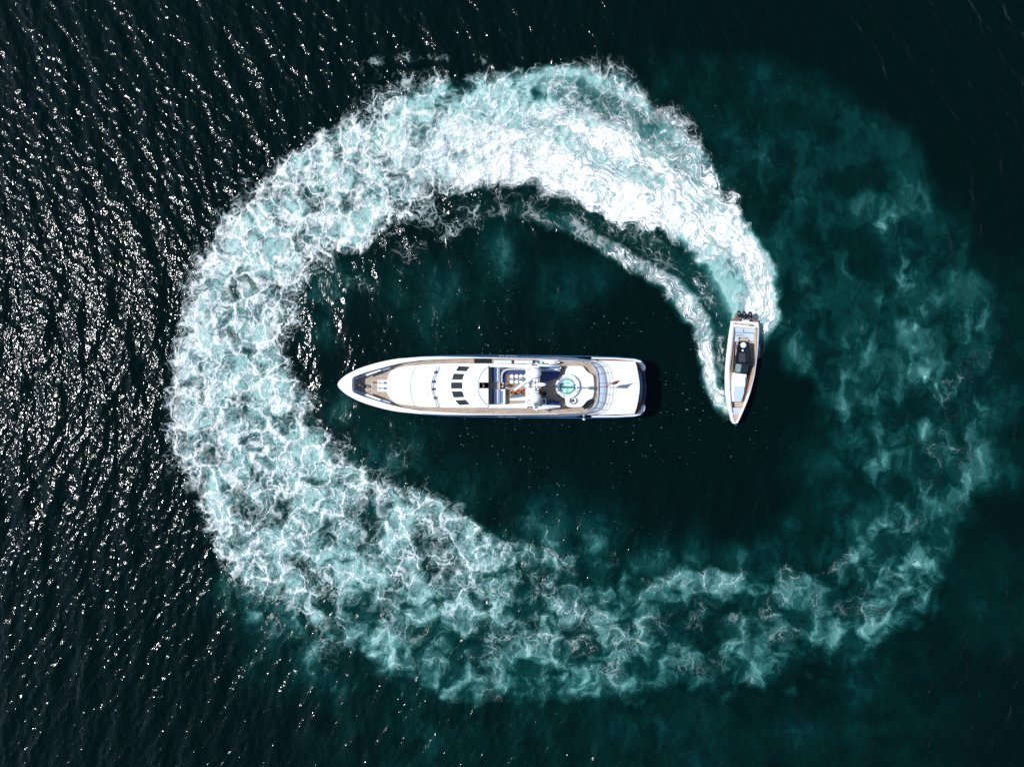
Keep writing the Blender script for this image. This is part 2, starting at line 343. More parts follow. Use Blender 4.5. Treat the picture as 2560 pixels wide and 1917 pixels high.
    r1 = g.noise(rp.outputs[0], 1.4, 2.3, .55, .3); r2 = g.noise(rp.outputs[0], 3.0, .8, .5)
    hgt = g.m('MULTIPLY_ADD', r1, .13, g.m('MULTIPLY', r2, .055))
    hgt = g.m('MULTIPLY', hgt, g.step(g.attr('calm'), 0, 1, 1.0, .5))
    hgt = g.m('ADD', hgt, g.m('MULTIPLY', cover, g.m('MULTIPLY_ADD', fine, .17, g.m('MULTIPLY', lace, .06))))
    bp = g.new('ShaderNodeBump'); bp.inputs['Strength'].default_value = 1.0; bp.inputs['Distance'].default_value = 1.0
    g.put(bp.inputs['Height'], hgt); g.put(g.bsdf.inputs['Normal'], bp.outputs[0])
    return m
A['calm'][:] = np.maximum(np.maximum(calm_all, ring_mid), .75*sm(X, -5, 45))
SEA = sea_material()
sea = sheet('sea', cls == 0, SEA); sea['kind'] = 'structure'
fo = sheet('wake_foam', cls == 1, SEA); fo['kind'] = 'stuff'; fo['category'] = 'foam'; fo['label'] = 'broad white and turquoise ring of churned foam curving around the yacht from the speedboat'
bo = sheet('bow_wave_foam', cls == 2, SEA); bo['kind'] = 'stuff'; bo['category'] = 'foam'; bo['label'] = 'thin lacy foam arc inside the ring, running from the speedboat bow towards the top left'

# ================================================================== mesh helpers
def mat(name, col, rough=.45, metal=0.0, spec=None, noise=None, bump=None, coat=0.0, trans=0.0, alpha=None):
    m = bpy.data.materials.new(name); g = NG(m); b = g.bsdf
    b.inputs['Base Color'].default_value = (*col, 1); b.inputs['Roughness'].default_value = rough
    b.inputs['Metallic'].default_value = metal; b.inputs['Coat Weight'].default_value = coat
    b.inputs['Transmission Weight'].default_value = trans
    if alpha is not None: b.inputs['Alpha'].default_value = alpha
    if noise:
        sc, am = noise; tc = g.new('ShaderNodeTexCoord'); nd = g.new('ShaderNodeTexNoise')
        nd.inputs['Scale'].default_value = sc; nd.inputs['Detail'].default_value = 5
        g.put(nd.inputs['Vector'], tc.outputs['Object'])
        f = g.step(nd.outputs['Fac'], .3, .7)
        c2 = tuple(max(0, c*(1-am)) for c in col)
        g.put(b.inputs['Base Color'], g.mix(f, (*c2, 1), (*col, 1)))
        g.put(b.inputs['Roughness'], g.m('MULTIPLY_ADD', f, .15, max(.02, rough-.07)))
        if bump:
            bp = g.new('ShaderNodeBump'); bp.inputs['Distance'].default_value = bump
            g.put(bp.inputs['Height'], nd.outputs['Fac']); g.put(b.inputs['Normal'], bp.outputs[0])
    return m
def teak(name, c1, c2, ang=0.0):
    m = bpy.data.materials.new(name); g = NG(m); tc = g.new('ShaderNodeTexCoord')
    mp = g.new('ShaderNodeMapping'); mp.inputs['Rotation'].default_value = (0, 0, ang); g.put(mp.inputs['Vector'], tc.outputs['Object'])
    sx = g.new('ShaderNodeSeparateXYZ'); g.put(sx.inputs[0], mp.outputs[0])
    fr = g.m('FRACT', g.m('MULTIPLY', sx.outputs[1], 1/.14))                       # planks 14 cm wide with dark caulking
    seam = g.step(g.m('ABSOLUTE', g.m('SUBTRACT', fr, .5)), .43, .49)
    pl = g.m('FLOOR', g.m('MULTIPLY', sx.outputs[1], 1/.14))
    cv = g.new('ShaderNodeCombineXYZ'); g.put(cv.inputs[0], g.m('MULTIPLY', sx.outputs[0], .35)); g.put(cv.inputs[1], g.m('MULTIPLY', pl, 3.7))
    n1 = g.noise(cv.outputs[0], 1.2, 3, .6); n2 = g.noise(mp.outputs[0], .9, 4, .6)
    c = g.mix(g.step(g.m('ADD', n1, g.m('MULTIPLY', n2, .6)), .5, 1.05), (*c1, 1), (*c2, 1))
    c = g.mix(g.m('MULTIPLY', seam, .6), c, (.05, .038, .03, 1))
    g.put(g.bsdf.inputs['Base Color'], c); g.bsdf.inputs['Roughness'].default_value = .62
    return m
M = dict(
 white=mat('white_gelcoat', (.80, .81, .82), .28, noise=(1.5, .035), coat=.3),
 warm=mat('white_canvas', (.76, .75, .71), .6, noise=(2.2, .06)),
 navy=mat('navy_hull_paint', (.008, .055, .14), .18, noise=(.8, .12), coat=.5),
 teak=teak('weathered_teak', (.30, .225, .165), (.46, .365, .28)),
 wet=teak('oiled_teak', (.24, .075, .03), (.33, .12, .055)),
 glass=mat('tinted_glass', (.014, .022, .030), .025),
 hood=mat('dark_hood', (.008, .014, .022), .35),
 steel=mat('stainless_steel', (.42, .46, .50), .25, .85, noise=(6, .15)),
 rail=mat('rail_steel', (.20, .25, .31), .3, .6), thin=mat('pale_rail', (.45, .50, .56), .3, .5),
 cushn=mat('navy_cushion', (.035, .065, .18), .8, noise=(5, .2), bump=.01),
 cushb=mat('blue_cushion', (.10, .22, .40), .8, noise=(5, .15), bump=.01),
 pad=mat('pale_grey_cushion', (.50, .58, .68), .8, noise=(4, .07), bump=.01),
 orange=mat('tan_orange_leather', (.42, .115, .02), .5, noise=(9, .25)),
 table=mat('grey_green_table_runner', (.16, .22, .22), .6, noise=(6, .15)),
 wood=mat('varnished_table_wood', (.40, .13, .03), .25, noise=(8, .3), coat=.5),
 china=mat('white_china', (.82, .82, .80), .2),
 leaf=mat('green_leaves', (.05, .11, .04), .7, noise=(20, .4)),
 black=mat('black_plastic', (.006, .007, .010), .22, noise=(6, .3), coat=.4),
 grate=mat('dark_grating', (.03, .018, .014), .6),
 blue2=mat('slate_counter', (.10, .16, .20), .3),
 tub=mat('tub_acrylic', (.72, .76, .78), .15, coat=.5),
 red=mat('red_flag_cloth', (.66, .014, .035), .75, noise=(4, .15)),
 skin=mat('skin', (.48, .27, .19), .55), hair=mat('dark_hair', (.02, .012, .008), .5),
 wshirt=mat('white_shirt_cloth', (.80, .80, .82), .8, noise=(8, .08)), dcloth=mat('dark_cloth', (.015, .017, .022), .85),
 grey=mat('grey_rubber', (.12, .13, .15), .6), strip=mat('blue_piping', (.02, .09, .22), .5), tan=teak('pale_tan_teak', (.44, .30, .19), (.60, .44, .30), R(90)),
 teal=mat('turquoise_fabric', (.03, .28, .38), .7), rope=mat('rope', (.45, .40, .30), .9),
 pale=mat('pale_fascia', (.70, .77, .84), .3, noise=(2, .05)),
 hatch=mat('smoked_acrylic', (.05, .055, .065), .1), brown=mat('dark_brown_iron', (.10, .035, .02), .6),
)
def whirl():
    m = bpy.data.materials.new('whirlpool_water'); g = NG(m); tc = g.new('ShaderNodeTexCoord')
    n = g.noise(tc.outputs['Object'], 1.4, 4, .6, 1.2)
    g.put(g.bsdf.inputs['Base Color'], g.mix(g.step(n, .42, .60), (.17, .56, .46, 1), (.62, .86, .78, 1)))
    g.bsdf.inputs['Roughness'].default_value = .08; g.bsdf.inputs['IOR'].default_value = 1.33
    bp = g.new('ShaderNodeBump'); bp.inputs['Distance'].default_value = .05; g.put(bp.inputs['Height'], g.noise(tc.outputs['Object'], 6, 3, .6))
    g.put(g.bsdf.inputs['Normal'], bp.outputs[0]); return m
M['whirl'] = whirl()

def base_of(o):
    v = Vector((0, 0, 0))
    while o is not None: v = v + o.location; o = o.parent
    return v
def thing(name, label, cat, loc, rz=0.0, group=None):
    o = bpy.data.objects.new(name, None); C.objects.link(o); o.location = loc; o.rotation_euler = (0, 0, rz)
    o.empty_display_size = .3; o['label'] = label; o['category'] = cat
    if group: o['group'] = group
    return o
def part(name, bm, m, parent, smooth=False, local=False, label=None):
    """bm is in world coordinates unless local; becomes ONE mesh object under parent"""
    me = bpy.data.meshes.new(name)
    if parent is not None and not local:
        bmesh.ops.translate(bm, verts=bm.verts, vec=-base_of(parent))
    bmesh.ops.recalc_face_normals(bm, faces=bm.faces)
    bm.to_mesh(me); bm.free()
    for q in (m if isinstance(m, (list, tuple)) else [m]): me.materials.append(q)
    if smooth: me.polygons.foreach_set('use_smooth', [True]*len(me.polygons))
    o = bpy.data.objects.new(name, me); C.objects.link(o); o.parent = parent
    if label: o['label'] = label
    return o
def pieces(name, bm, m, parent, smooth=False, local=False):
    """every loose piece of bm becomes a part of its own"""
    seen = set(); out = []
    for v0 in list(bm.verts):
        if v0 in seen: continue
        st_ = [v0]; comp = []
        seen.add(v0)
        while st_:
            v = st_.pop(); comp.append(v)
            for e in v.link_edges:
                w_ = e.other_vert(v)
                if w_ not in seen: seen.add(w_); st_.append(w_)
        nb = bmesh.new(); mp = {v: nb.verts.new(v.co) for v in comp}; fs = {f for v in comp for f in v.link_faces}
        for f in fs: nb.faces.new([mp[v] for v in f.verts])
        out.append(part(name, nb, m, parent, smooth, local))
    bm.free(); return out
def smooth_pts(pts, n=5, closed=True):
    out = []; L = len(pts)
    rngs = range(L) if closed else range(L-1)
    for i in rngs:
        g_ = (lambda k: pts[k % L]) if closed else (lambda k: pts[max(0, min(L-1, k))])
        p0, p1, p2, p3 = g_(i-1), g_(i), g_(i+1), g_(i+2)
        for s_ in range(n):
            t = s_/n
            out.append(tuple(.5*((2*p1[k]) + (-p0[k]+p2[k])*t + (2*p0[k]-5*p1[k]+4*p2[k]-p3[k])*t*t + (-p0[k]+3*p1[k]-3*p2[k]+p3[k])*t**3) for k in range(len(p1))))
    if not closed: out.append(tuple(pts[-1]))
    return out
def inset(poly, d):
    """offset a closed 2-D polygon inwards by d metres"""
    n = len(poly); area = sum(poly[i][0]*poly[(i+1) % n][1]-poly[(i+1) % n][0]*poly[i][1] for i in range(n)); sg = 1 if area > 0 else -1
    out = []
    for i in range(n):
        a, b, c = Vector(poly[i-1]), Vector(poly[i]), Vector(poly[(i+1) % n])
        e1 = (b-a); e2 = (c-b)
        if e1.length < 1e-6 or e2.length < 1e-6: out.append(tuple(b)); continue
        e1.normalize(); e2.normalize(); n1 = Vector((-e1.y, e1.x))*sg; n2 = Vector((-e2.y, e2.x))*sg
        k = n1+n2
        k = k/max(.35, k.length_squared)*2 if k.length > 1e-6 else n1
        out.append((b.x+k.x*d*.5*1.0*(2/ max(1.0, k.length*1.0) if False else 1)*1.0, b.y+k.y*d*.5*1.0))
    return out
def prism(bm, pts, z0, z1, ch=.03, px=True, flat_px=True, rx=None):
    """closed outline (photograph pixels seen at height z1) standing from z0 to z1 with a chamfered top edge"""
    w_ = [P(x, y, z1)[:2] for x, y in pts] if px else list(pts)
    inn = inset(w_, ch) if ch else None
    rings = [[(x, y, z0) for x, y in w_], [(x, y, z1-ch) for x, y in w_]]
    if ch: rings.append([(x, y, z1) for x, y in inn])
    vs = [[bm.verts.new(c) for c in r_] for r_ in rings]; n = len(pts)
    for a, b in zip(vs, vs[1:]):
        for i in range(n): bm.faces.new((a[i], a[(i+1) % n], b[(i+1) % n], b[i]))
    bm.faces.new(vs[-1]); bm.faces.new(vs[0][::-1])
    return bm
def slab(name, pts, z0, z1, m, parent, ch=.03, sm_=False, smooth_n=0, px=True, label=None):
    if smooth_n: pts = smooth_pts(pts, smooth_n)
    bm = bmesh.new(); prism(bm, pts, z0, z1, ch, px)
    return part(name, bm, m, parent, label=label)
def rect(x0, y0, x1, y1, r=0.0):
    if r <= 0: return [(x0, y0), (x1, y0), (x1, y1), (x0, y1)]
    o = []
    for cx_, cy_, a in ((x1-r, y0+r, -90), (x1-r, y1-r, 0), (x0+r, y1-r, 90), (x0+r, y0+r, 180)):
        for k in range(4): o.append((cx_+r*math.cos(R(a+30*k)), cy_+r*math.sin(R(a+30*k))))
    return o
def box(bm, x0, y0, z0, x1, y1, z1):
    v = [bm.verts.new(c) for c in ((x0,y0,z0),(x1,y0,z0),(x1,y1,z0),(x0,y1,z0),(x0,y0,z1),(x1,y0,z1),(x1,y1,z1),(x0,y1,z1))]
    for f in ((0,3,2,1),(4,5,6,7),(0,1,5,4),(1,2,6,5),(2,3,7,6),(3,0,4,7)): bm.faces.new([v[i] for i in f])
def tube(bm, pts, r, seg=8, closed=False, cap=True):
    pts = [Vector(p) for p in pts]; n = len(pts); rings = []
    for i, p in enumerate(pts):
        t = (pts[(i+1) % n]-pts[i-1]) if closed else (pts[min(n-1, i+1)]-pts[max(0, i-1)])
        t.normalize(); u = t.cross(Vector((0, 0, 1)))
        if u.length < .01: u = t.cross(Vector((1, 0, 0)))
        u.normalize(); v = t.cross(u); rr_ = r[i] if isinstance(r, (list, tuple)) else r
        rings.append([bm.verts.new(p+(u*math.cos(6.2832*k/seg)+v*math.sin(6.2832*k/seg))*rr_) for k in range(seg)])
    for i in range(n if closed else n-1):
        a, b = rings[i], rings[(i+1) % n]
        for k in range(seg): bm.faces.new((a[k], a[(k+1) % seg], b[(k+1) % seg], b[k]))
    if not closed and cap: bm.faces.new(rings[0][::-1]); bm.faces.new(rings[-1])
def lathe(bm, prof, c, seg=24, sx=1.0, sy=1.0, rot=0.0):
    """profile [(radius, z)] spun about a vertical axis at c"""
    rings = []
    for r_, z in prof:
        if r_ < 1e-5: rings.append([bm.verts.new((c[0], c[1], c[2]+z))]); continue
        ring = []
        for k in range(seg):
            a = 6.28318*k/seg; x, y = r_*math.cos(a)*sx, r_*math.sin(a)*sy
            ring.append(bm.verts.new((c[0]+x*math.cos(rot)-y*math.sin(rot), c[1]+x*math.sin(rot)+y*math.cos(rot), c[2]+z)))
        rings.append(ring)
    for a, b in zip(rings, rings[1:]):
        for k in range(seg):
            if len(a) == 1 and len(b) == 1: continue
            if len(a) == 1: bm.faces.new((a[0], b[(k+1) % seg], b[k]))
            elif len(b) == 1: bm.faces.new((a[k], a[(k+1) % seg], b[0]))
            else: bm.faces.new((a[k], a[(k+1) % seg], b[(k+1) % seg], b[k]))
    if len(rings[0]) > 1: bm.faces.new(rings[0][::-1])
    if len(rings[-1]) > 1: bm.faces.new(rings[-1])
def ball(r, sq=1.0, n=10): return [(r*math.sin(math.pi*k/n), -r*sq*math.cos(math.pi*k/n)) for k in range(n+1)]
def interp(tab):
    xs = [t[0] for t in tab]; ys = [t[1] for t in tab]
    return lambda x: float(np.interp(x, xs, ys))
def resample(pts, n):
    p = np.array(pts, float); d = np.concatenate([[0], np.cumsum(np.hypot(*np.diff(p, axis=0).T))])
    t = np.linspace(0, d[-1], n); return [(float(np.interp(q, d, p[:, 0])), float(np.interp(q, d, p[:, 1]))) for q in t]
def field(bm, x0, x1, nx, top, bot, zf, zbase=None, ny=10, crown=0.0, mi=0):
    """deck or roof between two photographed edges top(x), bot(x), height zf(x), optional skirts down to zbase"""
    rows = []
    for i in range(nx+1):
        x = x0+(x1-x0)*i/nx; z = zf(x); rows.append([])
        for j in range(ny+1):
            t = j/ny; y = top(x)*(1-t)+bot(x)*t
            zz = z + crown*(1-(2*t-1)**2) - (crown*.0)
            rows[-1].append(bm.verts.new(P(x, y, zz)))
    for a, b in zip(rows, rows[1:]):
        for j in range(ny): bm.faces.new((a[j], a[j+1], b[j+1], b[j]))
    if zbase is not None:
        loop = [r_[0] for r_ in rows] + rows[-1][1:-1] + [r_[-1] for r_ in rows[::-1]] + rows[0][1:-1][::-1]
        low = [bm.verts.new((v.co.x, v.co.y, zbase)) for v in loop]; n = len(loop)
        for i in range(n): bm.faces.new((loop[i], low[i], low[(i+1) % n], loop[(i+1) % n]))
    return rows

# ================================================================== the motor yacht
YB = P(1229, 966, 0)
yacht = thing('motor_yacht', 'long white motor yacht with dark blue hull lying still inside the foam ring', 'yacht', (YB[0], YB[1], 0))
cy0 = lambda x: 961.2+(x-845)*.0105                    # centreline of the yacht: she lies very slightly askew
my = lambda y, x: 2*cy0(x)-y
def mirror(pts): return [(x, my(y, x)) for x, y in pts]
R2t = [(843.7,961.2), (844.3,957.6), (846.8,953.6), (852.2,947.8), (863,938.5), (876.3,931), (893,922.8), (913.4,915.2), (936,908.6), (959.7,902.8), (978,899.2), (996.8,896.2), (1052.4,892.2), (1108,891), (1170,891.5), (1240,893), (1310,895), (1370,897.2), (1430,900), (1464,902.6), (1478,907), (1488,916), (1494,930), (1496.5,950), (1497,968.3)]
R1t = [(862,961.4), (866,954), (876,945), (892,934), (915,922), (945,911), (980,902), (1020,895.5), (1060,891.5), (1108,889.3), (1170,888.5), (1240,888.4), (1320,888.9), (1400,889.6), (1480,891), (1540,893.4), (1588,897.2), (1603,901.5), (1611.5,911), (1614.5,921), (1612,927), (1608,929), (1612,945), (1614.5,968.3)]
L2t = R1t[:14] + [(1440,892), (1464,896), (1478,903), (1488,914), (1494,930), (1496.5,950), (1497,968.3)]
NS = 90
def ring3(pts, z, zbow=None):
    p = resample(pts, NS); q = p[::-1]
    zf = (lambda x: z) if zbow is None else (lambda x: float(np.interp(x, [845, 960, 1150], [zbow, z+(zbow-z)*.45, z])))
    return [P(x, y, zf(x)) for x, y in p] + [P(x, my(y, x), zf(x)) for x, y in q[1:-1]]
def loft(bm, rings, cap0=False, cap1=False):
    vs = [[bm.verts.new(c) for c in r_] for r_ in rings]; n = len(vs[0])
    for a, b in zip(vs, vs[1:]):
        for i in range(n): bm.faces.new((a[i], a[(i+1) % n], b[(i+1) % n], b[i]))
    if cap0: bm.faces.new(vs[0][::-1])
    if cap1: bm.faces.new(vs[-1])
def shrink(r_, kx, ky, z, ox=None):
    cx_ = YB[0]+3; cy_ = YB[1]; return [(cx_+(x-cx_)*kx, cy_+(y-cy_)*ky, z) for x, y, _ in r_]
def ringm(src, z, zb, dy, close=True):
    p = resample(src, NS); f = lambda x: dy*float(np.interp(x, [1040, 1170], [0, 1]))
    zf = lambda x: float(np.interp(x, [845, 960, 1150], [zb, z+(zb-z)*.45, z]))
    return [P(x, y+f(x), zf(x)) for x, y in p] + [P(x, my(y+f(x), x), zf(x)) for x, y in p[::-1][1:-1]]
bm = bmesh.new(); r1 = ring3(R1t, 2.9, 3.4)
Rm = R1t[:15]+[(1480,891.8), (1540,894.2), (1588,898), (1601,902.4), (1609,911), (1612,921), (1610,927), (1606.5,929), (1610,945), (1612.5,968.3)]
loft(bm, [shrink(r1, .93, .80, -1.0), shrink(r1, .955, .90, .3), shrink(r1, .985, .975, 1.8), r1])
hull = part('hull', bm, M['navy'], yacht, smooth=True)
bm = bmesh.new(); lm = ringm(L2t, 3.75, 3.75, 3.0); l0 = ringm(L2t, 2.92, 3.4, 0)
loft(bm, [l0, lm]); part('navy_strake', bm, M['navy'], hull, smooth=True)
bm = bmesh.new(); loft(bm, [ringm(L2t, 3.76, 3.76, 3.0), [tuple(Vector(a)*.45+Vector(b)*.55) for a, b in zip(lm, ring3(R2t, 5.62, 6.1))], ring3(R2t, 5.62, 6.1)])
part('upper_hull', bm, M['white'], yacht, smooth=True)
# knuckle rail along the belt
bm = bmesh.new(); tube(bm, [(x, y, z+.02) for x, y, z in r1], .07, 6, closed=True); part('rub_rail', bm, M['strip'], yacht, smooth=True)
# cap of the bulwark and its inner wall
Rit = [(880,961.6), (880.5,950), (881,944), (884.5,941.5), (913.4,931), (945,922), (975,913.6), (1006,907), (1052,900.6), (1108,897.8), (1182,895.6), (1240,896.2), (1300,897.6), (1370,900), (1464,905.2), (1476,909.5), (1485,918), (1491,932), (1494,950), (1494.5,968.3)]
bm = bmesh.new(); ri = ring3(Rit, 5.66, 6.12); r2 = ring3(R2t, 5.62, 6.1)
loft(bm, [r2, [(a[0], a[1], a[2]+.05) for a in ri]])
capo = part('bulwark_cap', bm, M['white'], yacht, smooth=True)
bm = bmesh.new(); loft(bm, [[(a[0], a[1], a[2]+.04) for a in ri], [(a[0], a[1], min(a[2]-.2, 4.35 if a[0] < P(1005, 0)[0] else 5.1)) for a in ri]])
part('bulwark_inside', bm, M['white'], yacht, smooth=True)
topi = interp([p for p in Rit[1:]]); 
def ti(x): return topi(x)-.6
def bi_(x): return my(ti(x), x)
bm = bmesh.new(); field(bm, 880.6, 1012, 20, ti, bi_, lambda x: 4.40); part('foredeck', bm, M['teak'], yacht)
bm = bmesh.new(); field(bm, 1006, 1494.3, 60, ti, bi_, lambda x: 5.2); part('teak_deck', bm, M['teak'], yacht)
# four steps on each side between foredeck and side deck
for sgn in (0, 1):
    bm = bmesh.new()
    for k in range(5):
        xa = 984+k*5; yy = [(xa, ti(xa)+1.5), (xa+25-k*5, ti(xa+22)+1), (xa+25-k*5, 917.5), (xa, 921-k*.9)]
        prism(bm, yy if not sgn else mirror(yy), 4.38, 4.52+k*.14, .012)
    pieces('deck_step', bm, M['teak'], yacht)
# sloping ledge inside the bow bulwark, its pale-blue shade put into the colour, with the long white lockers
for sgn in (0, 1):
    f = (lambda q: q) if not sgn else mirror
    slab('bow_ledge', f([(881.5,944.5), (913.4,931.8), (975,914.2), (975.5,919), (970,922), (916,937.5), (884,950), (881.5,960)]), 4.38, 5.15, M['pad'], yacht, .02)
    slab('deck_locker', f([(913,934.6), (950,922.4), (953.5,926.5), (917,940)]), 5.14, 5.42, M['white'], yacht, .04)
    bm = bmesh.new()
    for cx_, cy_ in ((900,940), (905,938)):
        c = P(cx_, cy_ if not sgn else my(cy_, cx_), 5.15); lathe(bm, [(.10, 0), (.10, .2), (.16, .22), (.16, .28), (.0, .3)], c, 10)
    pieces('mooring_bollard', bm, M['rail'], yacht, smooth=True)
# windlass gear on the foredeck
bm = bmesh.new()
for a, b in (((901,953),(901,981)), ((905.5,951),(905.5,983))): tube(bm, [P(*a, 4.52), P(*b, 4.52)], .035, 6)
pieces('chain_rail', bm, M['rail'], yacht)
bm = bmesh.new(); c = P(908.5,965.5,4.4); lathe(bm, [(.18,0),(.18,.3),(.24,.34),(.22,.46),(0,.5)], c, 12); part('windlass', bm, M['brown'], yacht, smooth=True)
bm = bmesh.new(); prism(bm, [(913,967), (918,961.5), (922,964), (926.5,965), (926.5,967), (918,968)], 4.4, 4.62, .03)
tube(bm, [P(905,960.5,4.5), P(914,960.5,4.48), P(926,964.5,4.48), P(926,968.5,4.48), P(905,968,4.5)], .04, 6); pieces('anchor_gear', bm, M['grey'], yacht)
bm = bmesh.new(); c = P(900.5,962.5,4.45); lathe(bm, [(.16,0),(.16,.35),(0,.42)], c, 12); part('capstan_cap', bm, M['white'], yacht, smooth=True)
slab('deck_hatch', rect(931, 954.5, 942, 958), 4.4, 4.46, M['brown'], yacht, .01)
slab('deck_hatch', rect(929, 953, 930.4, 975), 4.4, 4.43, M['warm'], yacht, .005)
bm = bmesh.new(); prism(bm, rect(943.8, 949.5, 972, 979, 1.2), 4.4, 4.85, .05); box_ = part('windlass_plinth', bm, M['white'], yacht)
for k, yy in enumerate((957, 970.8)):
    bm = bmesh.new(); prism(bm, rect(958.5, yy-2.7, 966, yy+2.9, 1.6), 4.86, 5.0, .04); part('cleat_plate', bm, M['cushb'], yacht)
    bm = bmesh.new(); s_ = 1 if k == 0 else -1
    tube(bm, [P(947.6,yy-2.2*s_,4.9), P(947,yy+.2*s_,4.92), P(948.5,yy+1.2*s_,4.92), P(956,yy+1.4*s_,4.92)], .045, 6); part('anchor_handle', bm, M['black'], yacht)
# trunk cabin and wheelhouse: one moulding that climbs from the foredeck to the windscreen
st = [(967.5,957), (969,945), (971.5,936), (976,929.5), (983.8,924), (996.8,918.8), (1015.4,915.2), (1061.7,911), (1108,909.2), (1182,908.8), (1222,909)]
stf = interp(st); sbf = interp([(967.5,981),(970,987),(973,992),(984,1004.5),(996.8,1009),(1006,1011),(1052,1015.5),(1108,1018.3),(1182,1018.8),(1222,1018.6)]); zf_ = interp([(967,4.85), (972,5.15), (985,5.42), (1015,5.55), (1110,5.72), (1122,5.80), (1128,5.88), (1177,6.66), (1186,6.74), (1222,6.74)])
bm = bmesh.new(); field(bm, 967.6, 1198, 90, stf, sbf, zf_, 4.3, 16, crown=.10); 
part('superstructure', bm, M['white'], yacht, smooth=False)
def zs(x, y):
    t = (y-stf(x))/(sbf(x)-stf(x)); return zf_(x)+.10*(1-(2*t-1)**2)
# sunpad outline on the trunk with its rail and blue bolsters
ol = smooth_pts([(1040,918.5), (1065,916.6), (1088,915.4), (1095,916), (1097,921), (1093,930), (1087,943), (1083,955), (1082,966.7), (1083,978), (1087,990.5), (1093,1003.4), (1097,1012), (1095,1017), (1088,1018), (1062,1017.4), (1040,1015), (1032,1004), (1027,985), (1025.5,966.7), (1027,948), (1032,929)], 4)
bm = bmesh.new(); w_ = [P(x, y, zs(x, y)+.08) for x, y in ol]; vs_ = [bm.verts.new(c) for c in w_]
lo = [bm.verts.new((v.co.x, v.co.y, v.co.z-.25)) for v in vs_]; bm.faces.new(vs_)
for i in range(len(vs_)): bm.faces.new((lo[i], lo[(i+1) % len(vs_)], vs_[(i+1) % len(vs_)], vs_[i]))
part('foredeck_sunpad', bm, M['warm'], yacht)
bm = bmesh.new(); tube(bm, [P(x, y, zs(x, y)+.14) for x, y in ol], .016, 6, closed=True)
inner = smooth_pts([(1091,917.5), (1089,930), (1083,943), (1079,955), (1078.5,966.7), (1079.5,978), (1083,990), (1089,1003), (1091,1016)], 4, closed=False)
tube(bm, [P(x, y, zs(x, y)+.14) for x, y in inner], .022, 6)
for q in range(3, 34, 3):
    x, y = inner[min(q, len(inner)-1)]; tube(bm, [P(x, y, zs(x, y)+.13), P(x+4.5, y+.3, zs(x, y)+.13)], .018, 5)
part('sunpad_rail', bm, M['thin'], yacht)
for x, y in ((1088.6,930.3), (1083.4,953.8), (1083,972.5), (1087.3,994.6)):
    slab('bolster', [(x-3,y-2.8), (x+3,y-3.2), (x+2.2,y+3), (x-3.4,y+3)], zs(x, y)+.05, zs(x, y)+.28, M['cushn'], yacht, .04)
bm = bmesh.new()
for x, y in ((1040,911.6), (1068,941.6), (1068,985.2)):
    tube(bm, [P(x-4, y, zs(x, y)+.1), P(x+4, y-.4, zs(x, y)+.1)], .02, 5)
pieces('grab_handle', bm, M['rail'], yacht)
# five wheelhouse windows with wipers
ZW = [[(1708,240),(1866,250),(1810,317),(1664,310)], [(1637,342),(1788,345),(1760,428),(1612,428)], [(1605,460),(1757,460),(1757,548),(1604,548)], [(1610,582),(1756,580),(1785,662),(1640,668)], [(1655,702),(1800,695),(1860,760),(1720,770)]]
for k, q in enumerate(ZW):
    q = [(830+a/5.395, 870+b/5.395) for a, b in q]
    n_ = 6; bm = bmesh.new(); g_ = []
    for i in range(n_+1):
        g_.append([])
        for j in range(n_+1):
            s1, t1_ = i/n_, j/n_
            x = (q[0][0]*(1-s1)+q[1][0]*s1)*(1-t1_)+(q[3][0]*(1-s1)+q[2][0]*s1)*t1_; y = (q[0][1]*(1-s1)+q[1][1]*s1)*(1-t1_)+(q[3][1]*(1-s1)+q[2][1]*s1)*t1_
            g_[-1].append(bm.verts.new(P(x, y, zs(x, y)+.035)))
    for i in range(n_):
        for j in range(n_): bm.faces.new((g_[i][j], g_[i+1][j], g_[i+1][j+1], g_[i][j+1]))
    wo = part('window', bm, M['glass'], yacht)
    bm = bmesh.new(); x, y = (q[0][0]+q[3][0])/2, (q[0][1]+q[3][1])/2
    tube(bm, [P(x-2.5, y+.5, zs(x, y)+.04), P(x+2, y+1.5, zs(x+2, y)+.09), P(x+9, y-4, zs(x+9, y)+.09)], .02, 5); part('wiper', bm, M['black'], wo)
# flybridge console, windscreen arc and the companionway
for ya_, yb_ in ((None, 955.8), (970.6, None)):
    bm = bmesh.new(); fa = stf if ya_ is None else (lambda x: 970.6); fb_ = (lambda x: 955.8) if yb_ is not None else sbf
    rows = []
    for i in range(5):
        x = 1197.9+(1221-1197.9)*i/4; rows.append([bm.verts.new(P(x, fa(x)*(1-j/8)+fb_(x)*j/8, zs(x, fa(x)*(1-j/8)+fb_(x)*j/8))) for j in range(9)])
    for a_, b_ in zip(rows, rows[1:]):
        for j in range(8): bm.faces.new((a_[j], a_[j+1], b_[j+1], b_[j]))
    loop = [r_[0] for r_ in rows] + rows[-1][1:-1] + [r_[-1] for r_ in rows[::-1]]
    low = [bm.verts.new((v.co.x, v.co.y, 5.0)) for v in loop]
    for i in range(len(loop)-1): bm.faces.new((loop[i], low[i], low[i+1], loop[i+1]))
    part('console', bm, M['white'], yacht)
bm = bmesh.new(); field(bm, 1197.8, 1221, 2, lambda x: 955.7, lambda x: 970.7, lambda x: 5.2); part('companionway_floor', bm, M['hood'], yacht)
arc = smooth_pts([(1223,914.5), (1219,917.5), (1210,925), (1203,934), (1198,946), (1195.5,957), (1195.2,967), (1196,980), (1200,991), (1206.5,1001), (1214,1009), (1221,1014), (1223,1016)], 4, closed=False)
bm = bmesh.new(); A_ = [P(x, y, 6.86) for x, y in arc]; B_ = [P(x+.5, y, 6.80) for x, y in arc]
